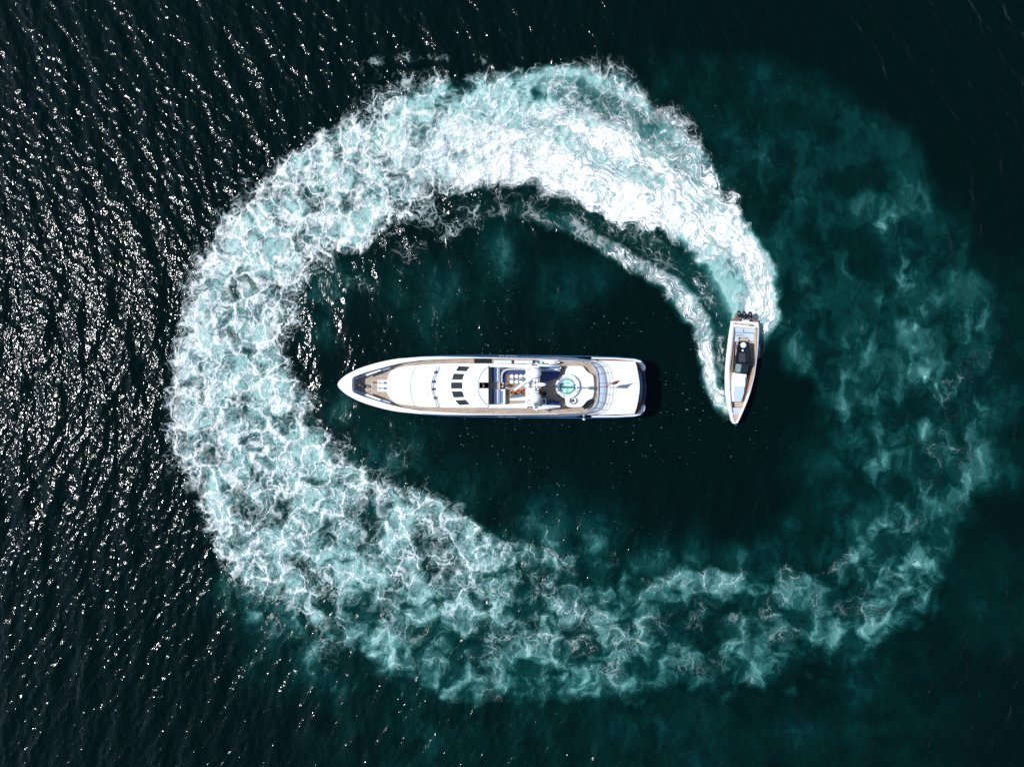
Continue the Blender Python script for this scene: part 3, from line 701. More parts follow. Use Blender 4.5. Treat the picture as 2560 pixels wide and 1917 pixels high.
va = [bm.verts.new(c) for c in A_]; vb = [bm.verts.new(c) for c in B_]
for i in range(len(va)-1): bm.faces.new((va[i], va[i+1], vb[i+1], vb[i]))
tube(bm, A_, .022, 6); part('flybridge_windscreen', bm, M['rail'], yacht)
slab('hood_shade_band', [(1220.8,916.8), (1230.6,917.2), (1231.2,966), (1230.6,1010), (1220.8,1010.6)], 6.2, 6.70, M['hood'], yacht, .06)  # dark band: hood plus the console's shadow, put into its colour
# cockpit floor and coamings
bm = bmesh.new(); field(bm, 1221.2, 1404, 16, lambda x: 916, lambda x: my(916, x)-1, lambda x: 5.95 if x < 1335 else 5.5, 5.0); part('cockpit_floor', bm, M['teak'], yacht)
co_o = [(1221,909), (1280,909.4), (1340,911), (1385,912), (1396,912.8), (1401,914.6), (1403,918), (1402,922), (1398,924.6), (1350,924.8), (1347,921.5), (1300,920), (1270,918.8), (1221,917.2)]
slab('coaming', co_o, 5.18, 6.72, M['white'], yacht, .06)
co_l = [(1221,1010.8), (1263,1010.6), (1290,1008.6), (1314,1007), (1350,1008), (1350,1012), (1398,1013.5), (1402,1015), (1400,1019), (1340,1018.4), (1221,1018.6)]
slab('coaming', co_l[::-1], 5.18, 6.72, M['white'], yacht, .06)
slab('coaming_step', [(1221,1017), (1400,1018.6), (1399,1020.6), (1221,1020.4)], 5.18, 5.9, M['white'], yacht, .03)
slab('coaming_shade', [(1352,916.5), (1400,917.5), (1399,922.5), (1352,922.5)], 6.72, 6.75, M['cushb'], yacht, .01)  # thin sheet, its blue colour standing in for shade below the arch arm
slab('deck_box', rect(1388, 922, 1396, 925.5), 6.74, 6.86, M['white'], yacht, .02)
# helm benches with white slatted backs
for (y0, y1) in ((918, 955), (972.4, 1009.8)):
    b_ = slab('helm_bench', rect(1232, y0, 1249, y1, 1), 5.9, 6.3, M['cushb'], yacht, .05)
    slab('seat_cushion', rect(1233.5, y0+2, 1241, y1-2, 1), 6.28, 6.42, M['cushn'], b_, .04)
    bm = bmesh.new(); n_ = 17
    for k in range(n_):
        ya = y0+2+(y1-y0-4)*k/n_; prism(bm, rect(1242, ya, 1246.3, ya+1.35), 6.3, 6.72, .01)
    part('slatted_back', bm, M['white'], b_)
bm = bmesh.new(); prism(bm, rect(1248.8, 917.5, 1249.6, 1010), 5.9, 6.82, 0.0)
part('glass_divider', bm, M['pale'], yacht)
# U-shaped settee round the dining table
bk = smooth_pts([(1252,955), (1252,940), (1254,930), (1260,923.5), (1272,920.8), (1290,920), (1316,921)], 4, closed=False)
inn_ = smooth_pts([(1256,955), (1256,942), (1258,933), (1264,927.5), (1274,925.2), (1292,924.6), (1316,925)], 4, closed=False)
slab('settee_base', bk + [(1316,938)] + [(1270,938), (1267,942), (1267,956), (1262,957), (1252,956)], 5.9, 6.35, M['cushn'], yacht, .04)
slab('settee_cushion', [(1272,926.5), (1316,926.5), (1316,936.5), (1272,936.5)], 6.35, 6.47, M['cushn'], yacht, .04)
bm = bmesh.new()
for k in range(len(bk)):
    a, b = bk[k], inn_[k]
bkr = resample(bk, 44); inr = resample(inn_, 44)
for k in range(43):
    a, b = bkr[k], bkr[k+1]; c, d = inr[k], inr[k+1]; f = .62
    mid_ = lambda p, q, t: (p[0]*(1-t)+q[0]*t, p[1]*(1-t)+q[1]*t)
    prism(bm, [a, mid_(a, b, f), mid_(c, d, f), c], 6.35, 6.80, 0.0)
part('slatted_settee_back', bm, M['white'], yacht)
slab('settee_side_panel', rect(1249.8, 918, 1259, 924), 5.9, 6.7, M['blue2'], yacht, .02)
slab('aft_sunbed', [(1350,926.5), (1402,927), (1398,936), (1388,945), (1372,952), (1350,957)], 5.5, 5.95, M['cushn'], yacht, .05)
bm = bmesh.new()
for k in range(26): prism(bm, rect(1350+k*1.95, 925.6, 1351.2+k*1.95, 928), 5.95, 6.4, 0.0)
part('slatted_sunbed_back', bm, M['white'], yacht)
slab('aft_lounge', smooth_pts([(1367,1001), (1385,1001), (1396,1002.5), (1402,1007), (1400,1012.5), (1367,1012.5)], 3), 5.5, 5.95, M['cushn'], yacht, .05)
# console box beside the starboard helm bench
b_ = slab('side_cabinet', rect(1249.8, 972.5, 1263.3, 1010, .5), 5.9, 6.65, M['white'], yacht, .03)
slab('cabinet_cushion', rect(1250.3, 977, 1256.6, 1008, 1), 6.65, 6.70, M['cushb'], b_, .02)
# bar
b_ = slab('bar_counter', [(1274.6,996), (1314,991), (1348,988.5), (1348,1001.5), (1274.6,1000.8)], 5.5, 6.9, M['white'], yacht, .03)
slab('bar_front', [(1276,989), (1290,986.3), (1314,983.5), (1348,981), (1348,988), (1314,991), (1276,995.5)], 5.5, 6.78, M['blue2'], b_, .03)
b2 = slab('bar_end_unit', rect(1349, 995.5, 1366.2, 1011, 1), 5.5, 6.4, M['pad'], yacht, .03)
slab('bar_sink', rect(1357, 998.5, 1363.2, 1008, 2), 6.4, 6.42, M['hatch'], b2, .0)
slab('chopping_board', rect(1348.4, 1001, 1352, 1010), 6.4, 6.46, M['warm'], b2, .01)
# radar arch with two satellite domes and mast
ap = [(1314,909.5), (1329,909), (1330,913), (1347,914.5), (1347.6,952), (1344,957), (1346,968), (1347.6,975), (1347,1006), (1330,1010), (1329,1015), (1314,1014.5)]
slab('radar_arch', ap, 8.1, 8.5, M['white'], yacht, .08)
for sgn in (0, 1):
    f = (lambda q: q) if not sgn else mirror
    bm = bmesh.new(); o_ = f([(1318,910.5), (1336,911.5), (1336,916.5), (1318,916)]); i_ = f([(1322,911), (1352,913), (1352,917), (1322,916.5)])
    va = [bm.verts.new(P(x, y, 8.15)) for x, y in o_]; vb = [bm.verts.new(P(x, y, 6.3)) for x, y in i_]
    for i in range(4): bm.faces.new((va[i], va[(i+1) % 4], vb[(i+1) % 4], vb[i]))
    part('arch_leg', bm, M['white'], yacht)
    bm = bmesh.new(); tube(bm, [P(x, y, 7.4) for x, y in f([(1332,912.5), (1370,914), (1396,915.5)])], [.22, .16, .06], 8); tube(bm, [P(*f([(1396,915.5)])[0], 7.4), P(*f([(1399,916)])[0], 6.4)], .05, 6)
    part('arch_wing', bm, M['white'], yacht, smooth=True)
    bm = bmesh.new(); c = P(1341.5, f([(1341.5,908.3)])[0][1], 7.4); lathe(bm, [(.0, -.1), (.16, -.05), (.16, .1), (.05, .16)], c, 10); part('arch_light', bm, M['white'], yacht, smooth=True)
for cy_, r_ in ((933, .76), (994, .74)):
    bm = bmesh.new(); c = P(1338.5, cy_, 8.5+r_*1.15); lathe(bm, [(r_*.55, -r_*1.15), (r_*.55, -r_*.8), (r_*.78, -r_*.6)]+ball(r_, 1.0, 14)[5:], c, 36)
    d_ = part('satellite_dome', bm, M['white'], yacht, smooth=True)
    bm = bmesh.new(); lathe(bm, [(r_*.62, -r_*1.16), (r_*.62, -r_*1.02), (r_*.5, -r_*1.0)], c, 24); part('dome_base', bm, M['grey'], d_)
bm = bmesh.new()
for x, y in ((1320,923), (1322.8,925.6), (1323,941), (1328,947), (1321.8,986), (1322,999), (1318.6,1004), (1322.5,1001.5), (1325,1009)):
    lathe(bm, [(.07, 0), (.07, .05), (0, .06)], P(x, y, 8.5), 8)
pieces('arch_fitting', bm, M['grey'], yacht)
# scanner bar on its round gearbox
c = P(1317.5, 963, 9.3); bm = bmesh.new(); lathe(bm, [(.2, -.8), (.2, -.3), (.34, -.25), (.36, -.02), (.3, .03), (0, .05)], c, 20); gb = part('radar_gearbox', bm, M['white'], yacht, smooth=True)
bm = bmesh.new(); e0 = Vector(P(1286, 975, 9.45)); e1 = Vector(P(1319.5, 949.8, 9.45)); d_ = (e1-e0).normalized(); n_ = Vector((-d_.y, d_.x, 0))*.16
for z0, z1, k in ((-.09, .09, 1.0),):
    q_ = [e0-n_, e1-n_, e1+n_, e0+n_]; prism(bm, [(p.x, p.y) for p in q_], 9.36, 9.58, .04, px=False)
sb = part('radar_scanner', bm, M['white'], gb)
bm = bmesh.new(); q_ = [e0+n_*1.05, e1+n_*1.05, e1+n_*1.3, e0+n_*1.3]; prism(bm, [(p.x, p.y) for p in q_], 9.38, 9.56, 0, px=False); part('scanner_stripe', bm, M['strip'], gb)
bm = bmesh.new(); tube(bm, [P(1330,962.5,8.45), P(1335,962.3,10.2), P(1341,962,12.0), P(1346,961.6,13.3), P(1350,961.2,14.3)], [.30, .20, .11, .08, .05], 10)
mast = part('mast', bm, M['white'], yacht, smooth=True)
bm = bmesh.new(); c = P(1353, 961, 14.4); lathe(bm, ball(.24, .6, 10), c, 24, sx=2.5, sy=1.0); part('mast_head_pod', bm, M['white'], mast, smooth=True)
bm = bmesh.new(); tube(bm, [P(1343,953.5,12.4), P(1342,962,12.2), P(1343,970,12.4)], .07, 6); tube(bm, [P(1337,956,10.2), P(1335.5,962,10.0), P(1337,970,10.2)], .09, 6)
pieces('mast_spreader', bm, M['white'], mast)
bm = bmesh.new()
for x, y, z, r_ in ((1339,955,10.2,.15), (1340,972,10.0,.14), (1339.5,976,9.1,.10), (1328,961,9.4,.12), (1333,958,9.8,.10)):
    lathe(bm, [(r_*.5, -.3), (r_, -.1), (r_, .1), (r_*.4, .18)], P(x, y, z), 10)
pieces('mast_instrument', bm, M['grey'], mast, smooth=True)
slab('arch_gusset', [(1326,946), (1345,949), (1346,953), (1339,958), (1344,968), (1347,974), (1346,984), (1330,984), (1326,975), (1330,966)], 8.49, 8.72, M['white'], yacht, .05)
# hot tub in its white sunpad island
isl = smooth_pts([(1414,926), (1417,916.5), (1424,914.2), (1452,914.6), (1460,918), (1466,926), (1472,931), (1480,935.5), (1484,943), (1485.6,966.7), (1484,988), (1480,996), (1470,1001), (1462,1009), (1456,1015.5), (1448,1018), (1422,1017.4), (1416,1012), (1413,1000), (1411.5,985), (1411,950)], 4)
slab('sunpad_island', isl, 5.2, 5.75, M['warm'], yacht, .07)
bm = bmesh.new(); c = P(1419.6, 965.6, 6.1)
lathe(bm, [(1.62,-.9), (1.64,-.06), (1.58,0), (1.33,.0), (1.26,-.05), (1.22,-.16), (1.12,-.2), (1.06,-.24), (1.0,-.62), (.0,-.64)], c, 48); tub = part('hot_tub', bm, M['tub'], yacht, smooth=False)
bm = bmesh.new(); lathe(bm, [(1.055, -.30), (.7, -.295), (.35, -.295), (0, -.29)], (c[0]+.03, c[1], c[2]), 40); part('tub_water', bm, M['whirl'], tub, smooth=True)
bm = bmesh.new()
for a in (40, 145, 250, 330): lathe(bm, [(.08, 0), (.08, .03), (0, .04)], (c[0]+1.42*math.cos(R(a)), c[1]+1.42*math.sin(R(a)), c[2]), 8)
tube(bm, [(c[0]+1.18, c[1]-.5, c[2]), (c[0]+1.2, c[1]-.5, c[2]+.45), (c[0]+1.2, c[1]-.05, c[2]+.45), (c[0]+1.18, c[1]-.05, c[2])], .025, 6)
pieces('tub_fitting', bm, M['grey'], tub)
bm = bmesh.new()
for k in range(3): prism(bm, rect(1390+k*2.4, 959.5, 1392.2+k*2.4, 967.6), 5.2, 5.5+.22*k, .01)
pieces('tub_step', bm, M['white'], yacht)
bm = bmesh.new(); tube(bm, [P(1391,957.5,5.4), P(1393,957.5,6.5), P(1403,957.5,6.6), P(1404,957.5,6.1)], .035, 6); part('tub_handrail', bm, M['steel'], yacht)
# stair well aft of the island
bm = bmesh.new(); wl = [(1456.5,1018), (1463,1009.5), (1471,1002.5), (1480,998), (1488,998), (1484,1012), (1477,1020), (1466,1025.5)]
prism(bm, wl, 5.1, 5.212, 0); well = part('stairwell_shade', bm, M['hood'], yacht)  # flat dark sheet at deck level, the well's shade put into its colour
bm = bmesh.new()
for k in range(7):
    x, y = 1461+k*3.0, 1014-k*2.2; tube(bm, [P(x, y, 5.24), P(x+6.5, y+7.5, 5.24)], .035, 5)
pieces('stair_tread', bm, M['grate'], well)
bm = bmesh.new(); tube(bm, [P(1459.5,1021,5.3), P(1463.8,1024.4,5.7), P(1473,1019.5,5.9), P(1482,1009.5,5.9)], .04, 6); part('stair_rail', bm, M['steel'], well)
# aft roof over the cockpit, cockpit floor, quarters and transom seat
roof = [(1470,900.4), (1500,900.6), (1588,903), (1592,915), (1596,935), (1599,955), (1599.6,967), (1599,979), (1596,1000), (1592,1018), (1586,1035), (1500,1037.2), (1470,1036.8)]
slab('aft_roof', roof, 4.75, 5.05, M['warm'], yacht, .04)
bm = bmesh.new(); R1f = interp([(p[0], p[1]) for p in R1t[:18]]); sideT = lambda x: R1f(x)+1.5 if x < 1603 else float(np.interp(x, [1603, 1610, 1614], [903, 915, 940]))
field(bm, 1497.5, 1612, 20, sideT, lambda x: my(sideT(x), x), lambda x: 2.45); part('cockpit_deck', bm, M['wet'], yacht)
bm = bmesh.new()
for x, y in ((1520, 905), (1580, 906.5), (1520, my(905, 1520)), (1580, my(906.5, 1580))): tube(bm, [P(x, y, 2.45), P(x, y, 4.8)], .08, 8)
pieces('roof_pillar', bm, M['white'], yacht)
qt = [(1480,892.6), (1540,894.2), (1588,897.4), (1602,901.6), (1610.8,911), (1613.8,920.5), (1612,926.5), (1608.6,927.2), (1605.5,923), (1602,913.5), (1595,905.8), (1586,902.2), (1540,898.6), (1480,897.4)]
for sgn in (0, 1): slab('quarter_bulwark', qt if not sgn else mirror(qt)[::-1], 2.4, 3.35, M['white'], yacht, .07)
slab('transom_seat', [(1597,925), (1602,929), (1605.5,945), (1606.6,966.7), (1605.5,988), (1602,1004.5), (1597,1008.5), (1600,990), (1601,966.7), (1600,943)], 2.45, 3.0, M['cushb'], yacht, .04)
bm = bmesh.new(); tube(bm, [P(x, y, 2.7) for x, y in smooth_pts([(1608,929), (1611.6,943), (1613.6,966.7), (1611.6,990), (1608,1004.5)], 4, closed=False)], .07, 8); part('transom_edge', bm, M['steel'], yacht, smooth=True)
# aft rail: frosted leaning panel, three curved rails and posts
rin = [(1395,900.2), (1440,902.4), (1466,905.8), (1482,914), (1491,926), (1496,944), (1498,968.3)]
rout = [(1395,896.5), (1440,896.8), (1480,899.2), (1503,906), (1515.5,919), (1522.5,939), (1525.5,968.3)]
def rail_at(t):
    h = [(a[0]*(1-t)+b[0]*t, a[1]*(1-t)+b[1]*t) for a, b in zip(rin, rout)]
    return smooth_pts(h + mirror(h)[::-1][1:], 5, closed=False)
rc = [(rail_at(0), 5.74), (rail_at(.45), 5.66), (rail_at(1), 5.7)]
pc = [(rail_at(0), 5.64), (rail_at(.4), 5.50), (rail_at(.75), 5.12)]
bm = bmesh.new(); vv = [[bm.verts.new(P(x, y, z)) for x, y in cv] for cv, z in pc]
for va, vb in zip(vv, vv[1:]):
    for i in range(len(va)-1): bm.faces.new((va[i], va[i+1], vb[i+1], vb[i]))
part('sloping_aft_fascia', bm, M['pale'], yacht, smooth=True)
bm = bmesh.new()
for cv, z in rc: tube(bm, [P(x, y, z) for x, y in cv], .026, 6)
for q in range(8, len(rc[0][0])-6, 5):
    tube(bm, [P(*rc[0][0][q], 5.74), P(*rc[1][0][q], 5.66), P(*rc[2][0][q], 5.7)], .024, 6)
part('aft_rail', bm, M['rail'], yacht)
bm = bmesh.new(); tube(bm, [P(x, y, 5.8) for x, y in [p for p in R2t if 1000 < p[0]] + [(x, my(y, x)) for x, y in R2t[::-1] if x > 1000]][1:], .035, 6); part('top_rail', bm, M['steel'], yacht)
# stowage on the port side deck: dark grating and boxes belong to the deck, boat and covers stand on it
slab('grating_hatch', rect(1185.3, 896.3, 1228.6, 907.8), 5.2, 5.34, M['grate'], yacht, .02)
bm = bmesh.new()
for k in range(24): prism(bm, rect(1186.5+k*1.75, 896.8, 1187.2+k*1.75, 907.3), 5.34, 5.37, 0)
part('grating_bars', bm, M['black'], yacht)
slab('hatch_rim', [(1184,894.6), (1229,894.6), (1229,896), (1184,896)], 5.2, 5.62, M['white'], yacht, .02)
# hull name: small white letters on both sides
def letters(name, spans, z0, z1, side):
    bm = bmesh.new(); rr_ = random.Random(5)
    L2f = interp(L2t[:16])
    def pt(x, z):
        y = L2f(x)+3.0*z
        zz = 3.37+.48*z
        if side: y = my(y, x)
        c = P(x, y, zz); return (c[0], c[1]+(.05 if not side else -.05), c[2]+.04)
    for a, b, kind in spans:
        bars = {'I': [(a, b, z0, z1)], 'H': [(a, a+1, z0, z1), (b-1, b, z0, z1), (a, b, (z0+z1)/2-.1, (z0+z1)/2+.1)],
                'D': [(a, a+1, z0, z1), (a, b, z0, z0+.15), (a, b, z1-.15, z1), (b-.9, b, z0+.1, z1-.1)],
                'L': [(a, a+1, z0, z1), (a, b, z0, z0+.18)], 'N': [(a, a+1, z0, z1), (b-1, b, z0, z1), (a+.8, b-.8, z1-.35, z1-.1)]}[kind]
        for x0, x1, y0, y1 in bars: bm.faces.new([bm.verts.new(pt(*q_)) for q_ in ((x0, y0), (x1, y0), (x1, y1), (x0, y1))])
    return pieces('name_letter', bm, M['china'], hull)
letters('name_lettering', [(1247,1250.5,'D'), (1251,1254.5,'N'), (1257.2,1260,'I'), (1263,1267,'H'), (1268,1272,'D'), (1275,1277.6,'I'), (1279,1282.6,'N'), (1285,1291,'H')], .30, .98, 0)
letters('name_lettering', [(1246,1248.2,'I'), (1250,1251.6,'I'), (1253.6,1256.2,'I'), (1258.8,1261.2,'L'), (1264,1267.2,'D'), (1269.5,1273.6,'N'), (1276.5,1279,'I'), (1282,1288,'H')], .30, .98, 1)
# hull portlights, seen edge on from above and in full from the side
bm = bmesh.new(); L2f = interp(L2t[:14])
for sgn in (0, 1):
    for x in range(1060, 1460, 26):
        for (zz, rr_) in ((1.9, .16),):
            y = interp([(p[0], p[1]) for p in R1t[:18]])(x); c = P(x, y if not sgn else my(y, x), 2.9); cy_ = YB[1]+(c[1]-YB[1])*.985
            vs_ = [bm.verts.new((c[0]+.35*math.cos(6.283*k/12), cy_+(.03 if not sgn else -.03), zz+rr_*math.sin(6.283*k/12))) for k in range(12)]; bm.faces.new(vs_)
pieces('portlight', bm, M['glass'], hull)

# ------------------------------------------------------------------ things aboard the yacht
def moveable(name, label, cat, px, py, z, rz=0.0, group=None):
    c = P(px, py, z); return thing(name, label, cat, (c[0], c[1], z), rz, group)
def lpart(name, fn, m, parent, smooth=False, label=None):
    bm = bmesh.new(); fn(bm)
    if name in ('cradle_block', 'lashing'): return pieces(name, bm, m, parent, smooth, True)
    return part(name, bm, m, parent, smooth=smooth, local=True, label=label)
# dining table
tb = moveable('dining_table', 'laid wooden dining table with grey runner between the blue settee and the aisle', 'table', 1290, 947.5, 5.95)
def lp(px, py, z, o): c = P(px, py, z); b = base_of(o); return (c[0]-b.x, c[1]-b.y)
tt = [lp(x, y, 6.67, tb) for x, y in rect(1266.8, 936.8, 1318, 957.8, 1)]
lpart('table_top', lambda bm: prism(bm, tt, .66, .72, .015, px=False), M['wood'], tb)
tr = [lp(x, y, 6.67, tb) for x, y in rect(1267.6, 943.8, 1317.5, 951.4)]
lpart('table_runner', lambda bm: prism(bm, tr, .722, .728, 0, px=False), M['table'], tb)
for sx in (-1, 1): lpart('table_leg', lambda bm: tube(bm, [(sx*.9, 0, 0), (sx*.9, 0, .66)], .07, 10), M['steel'], tb, smooth=True)
PG = 'place settings on the dining table'
words = ['first', 'second', 'third', 'fourth']
proto = None
for row, (yy, rn) in enumerate(((940.6, 'settee'), (954.4, 'aisle'))):
    for k, xx in enumerate((1279.6, 1291.6, 1303, 1313.5)):
        lb = f'white place setting, {words[k]} from the bow end on the {rn} side of the table'
        if proto is None:
            t = moveable('place_setting', lb, 'plate', xx, yy, 6.675, 0, PG)
            lpart('charger', lambda bm: lathe(bm, [(.14, 0), (.27, .015), (.28, .025), (.17, .018), (0, .016)], (0, 0, 0), 20), M['china'], t, True)
            lpart('napkin', lambda bm: prism(bm, [(-.10, -.05), (.09, -.07), (.1, .05), (-.08, .07)], .02, .055, .01, px=False), M['wshirt'], t)
            proto = t
        else:
            t = proto.copy(); C.objects.link(t); t.location = P(xx, yy, 6.675); t['label'] = lb
            for ch in list(proto.children): c_ = ch.copy(); C.objects.link(c_); c_.parent = t
        t.rotation_euler = (0, 0, .3*k+row)
rf = random.Random(4)
for k, (xx, yy, s_) in enumerate(((1283, 947.5, .7), (1300.5, 947.5, 1.0), (1307, 946.6, 1.15))):
    t = moveable('flower_arrangement', ['small posy of white flowers at the bow end of the table runner', 'white and green flower bowl at the middle of the table runner', 'largest white flower bowl beside the arch on the table runner'][k], 'flowers', xx, yy, 6.68, 0, 'flower bowls on the dining table')
    lpart('bowl', lambda bm: lathe(bm, [(.07, 0), (.13*s_, .05), (.15*s_, .11), (.1*s_, .1)], (0, 0, 0), 14), M['table'], t, True)
    def lv(bm):
        for q in range(70):
            a = rf.uniform(0, 6.28); r_ = rf.uniform(0, .24)*s_; z = .12+rf.uniform(0, .12); d = .05; b_ = rf.uniform(0, 6.28)
            bm.faces.new([bm.verts.new((r_*math.cos(a)+d*math.cos(b_+w__)*(1 if i % 2 else .5), r_*math.sin(a)+d*math.sin(b_+w__)*(1 if i % 2 else .5), z+rf.uniform(-.02, .02))) for i, w__ in enumerate((0, 1.57, 3.14, 4.71))])
    lpart('leaves', lv, M['leaf'], t)
    def fl_(bm):
        for q in range(9):
            a = rf.uniform(0, 6.28); r_ = rf.uniform(0, .2)*s_; lathe(bm, ball(.045, .7, 5), (r_*math.cos(a), r_*math.sin(a), .22), 8)
    lpart('blossoms', fl_, M['china'], t, True)
# bar stools
proto = None; SG = 'tan tub stools along the bar'
for k, (xx, yy, z, lb) in enumerate(((1281, 983, 5.95, 'tan leather tub stool at the bow end of the bar, nearest the white cabinet'), (1296.6, 979, 5.95, 'tan leather tub stool at the middle of the bar'), (1311, 977.4, 5.95, 'tan leather tub stool half under the radar arch'), (1352, 980.8, 5.5, 'tan stool peeping out from the aft side of the radar arch'), (1360, 983.6, 5.5, 'shaded dark stool standing aft of the radar arch near the bar end'))):
    if proto is None:
        t = moveable('bar_stool', lb, 'stool', xx, yy, z, 0, SG)
        lpart('seat', lambda bm: lathe(bm, [(.26, .62), (.29, .66), (.29, .72), (.2, .75), (0, .76)], (0, 0, 0), 20), M['orange'], t, True)
        def back(bm):
            n = 14; ri_, ro = [], []
            for i in range(n+1):
                a = R(10+160*i/n); ri_.append((.26*math.cos(a), .26*math.sin(a))); ro.append((.33*math.cos(a), .33*math.sin(a)))
            for i in range(n):
                prism(bm, [ri_[i], ri_[i+1], ro[i+1], ro[i]], .66, .98, 0, px=False)
        lpart('backrest', back, M['orange'], t)
        lpart('pedestal', lambda bm: lathe(bm, [(.22, 0), (.2, .03), (.04, .06), (.035, .62)], (0, 0, 0), 14), M['steel'], t, True)
        proto = t
    else:
        t = proto.copy(); C.objects.link(t); c_ = P(xx, yy, z); t.location = c_; t['label'] = lb
        for ch in list(proto.children):
            q_ = ch.copy(); C.objects.link(q_); q_.parent = t
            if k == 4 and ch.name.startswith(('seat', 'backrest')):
                q_.data = ch.data.copy(); q_.data.materials[0] = M['grate']  # last stool's leather darkened: its shade is put into the colour
    t.rotation_euler = (0, 0, R((10, -5, 8, 30, 200)[k]))
# round pod seat on the island
t = moveable('pod_seat', 'round white pod seat with dark cushion on the aft sunpad beside the hot tub', 'seat', 1431.6, 1001.6, 5.76, R(30))
def pod(bm): lathe(bm, [(.34, 0), (.44, .1), (.47, .32), (.44, .36), (.38, .3), (.33, .14), (0, .12)], (0, 0, 0), 24, sx=1.0, sy=.86)
lpart('shell', pod, M['white'], t, True)
lpart('seat_cushion', lambda bm: prism(bm, [(-.2, -.16), (.2, -.16), (.2, .16), (-.2, .16)], .13, .24, .03, px=False), M['cushn'], t)
lpart('trim_ring', lambda bm: tube(bm, [(.46*math.cos(R(a)), .395*math.sin(R(a)), .34) for a in range(95, 300, 15)], .035, 6), M['black'], t)
# covered rafts and the dinghy on the port side deck
for k, (x0, x1) in enumerate(((1235, 1279.5), (1286, 1332))):
    c_ = ((x0+x1)/2, 904.4); t = moveable('covered_raft', ['long white canvas covered raft beside the dark grating', 'long white canvas covered raft next to the dinghy stern'][k], 'raft', c_[0], c_[1], 5.2, 0, 'covered rafts on the side deck')
    pp = [lp(x, y, 5.9, t) for x, y in rect(x0, 900, x1, 909, 1.8)]
    lpart('cover', lambda bm: prism(bm, pp, .12, .7, .12, px=False), M['warm'], t)
    def cr(bm):
        for s_ in (-.8, .8): box(bm, s_-.08, -.25, 0, s_+.08, .25, .13)
    lpart('cradle_block', cr, M['grey'], t)
    def stp(bm):
        for s_ in (-.7, 0, .7): box(bm, s_-.02, -.27, .12, s_+.02, .27, .706)
    lpart('lashing', stp, M['pad'], t)
dg = moveable('dinghy', 'small white dinghy with pointed bow stowed on the side deck behind the arch', 'dinghy', 1368, 905.5, 5.2)
dz = 5.95; dout = smooth_pts([(1340.5,903), (1343,900.4), (1352,899.4), (1370,899.2), (1386,900.6), (1395,902.8), (1400.8,905.6), (1394,908.4), (1382,910.8), (1366,912.3), (1356,912.2), (1348,910), (1342,906.5)], 3)
dl = [lp(x, y, dz, dg) for x, y in dout]
def dh(bm):
    inn_d = inset(dl, .14); cx_ = sum(p[0] for p in dl)/len(dl); cy_ = sum(p[1] for p in dl)/len(dl)
    k = [(cx_+(x-cx_)*.8, cy_+(y-cy_)*.45) for x, y in dl]; fl = inset(dl, .2)
    rr_ = [[(x, y, .08) for x, y in k], [(x, y, .7) for x, y in dl], [(x, y, .76) for x, y in inset(dl, .05)], [(x, y, .72) for x, y in inn_d], [(x, y, .42) for x, y in fl]]
    vs_ = [[bm.verts.new(c) for c in r_] for r_ in rr_]; n = len(dl)
    for a, b in zip(vs_, vs_[1:]):
        for i in range(n): bm.faces.new((a[i], a[(i+1) % n], b[(i+1) % n], b[i]))
    bm.faces.new(vs_[-1]); bm.faces.new(vs_[0][::-1])
lpart('dinghy_hull', dh, M['white'], dg)
q_ = [lp(x, y, 5.9, dg) for x, y in rect(1361, 903.2, 1388, 908.6, 2)]; lpart('foredeck_cover', lambda bm: prism(bm, q_, .4, .70, .04, px=False), M['warm'], dg)
q2 = [lp(x, y, 5.9, dg) for x, y in rect(1354.2, 904.3, 1358.6, 911.4, .5)]; lpart('thwart', lambda bm: prism(bm, q2, .42, .74, .03, px=False), M['teal'], dg)
q3 = [lp(x, y, 6.0, dg) for x, y in ((1336,902.5), (1342,902), (1345,905), (1341,907.6), (1337,906.5))]; lpart('outboard_motor', lambda bm: prism(bm, q3, .45, .95, .08, px=False), M['blue2'], dg)
lpart('cradle_block', lambda bm: (box(bm, -.7, -.2, 0, -.58, .2, .2), box(bm, .6, -.2, 0, .72, .2, .2)), M['grey'], dg)
# ensign on its staff
fg = moveable('ensign_flag', 'red ensign with white marks furling on a slanting staff over the aft roof', 'flag', 1500.5, 966.8, 5.7)
sx0 = Vector(P(1500.5, 966.8, 5.7)); tip = Vector(P(1519, 966.2, 8.9)); dv = tip-sx0
lpart('flagstaff', lambda bm: tube(bm, [(0, 0, 0), tuple(dv*.5), tuple(dv)], [.035, .03, .022], 8), M['rail'], fg, True)
def cpos(u, v, off=0.0):
    b0 = dv*(.48+.52*v); L = 2.05*u
    dy = .80*math.sin(min(1, u*1.25)*1.9)*(.6+.55*v) - .05 + .10*math.sin(6.5*u+2*v)*u; dz_ = -.32*u*u + .06*math.sin(8*u+3*v)*u
    return (b0.x+L*.86, b0.y+dy*.85+off, b0.z+dz_)
def cloth(bm, nu=26, nv=14):
    rows = [[bm.verts.new(cpos(i/nu, j/nv)) for i in range(nu+1)] for j in range(nv+1)]
    for a, b in zip(rows, rows[1:]):
        for i in range(nu): bm.faces.new((a[i], a[i+1], b[i+1], b[i]))
lpart('flag_cloth', cloth, M['red'], fg, True)
def crescent(bm):
    for off in (.018, -.018):
        n = 16; o_, i_ = [], []
        for k in range(n+1):
            a = R(35+290*k/n); o_.append(bm.verts.new(cpos(.34+.20*math.cos(a), .5+.25*math.sin(a), off)))
            b = R(50+260*k/n); i_.append(bm.verts.new(cpos(.385+.155*math.cos(b), .5+.195*math.sin(b), off)))
        for k in range(n): bm.faces.new((o_[k], o_[k+1], i_[k+1], i_[k]))
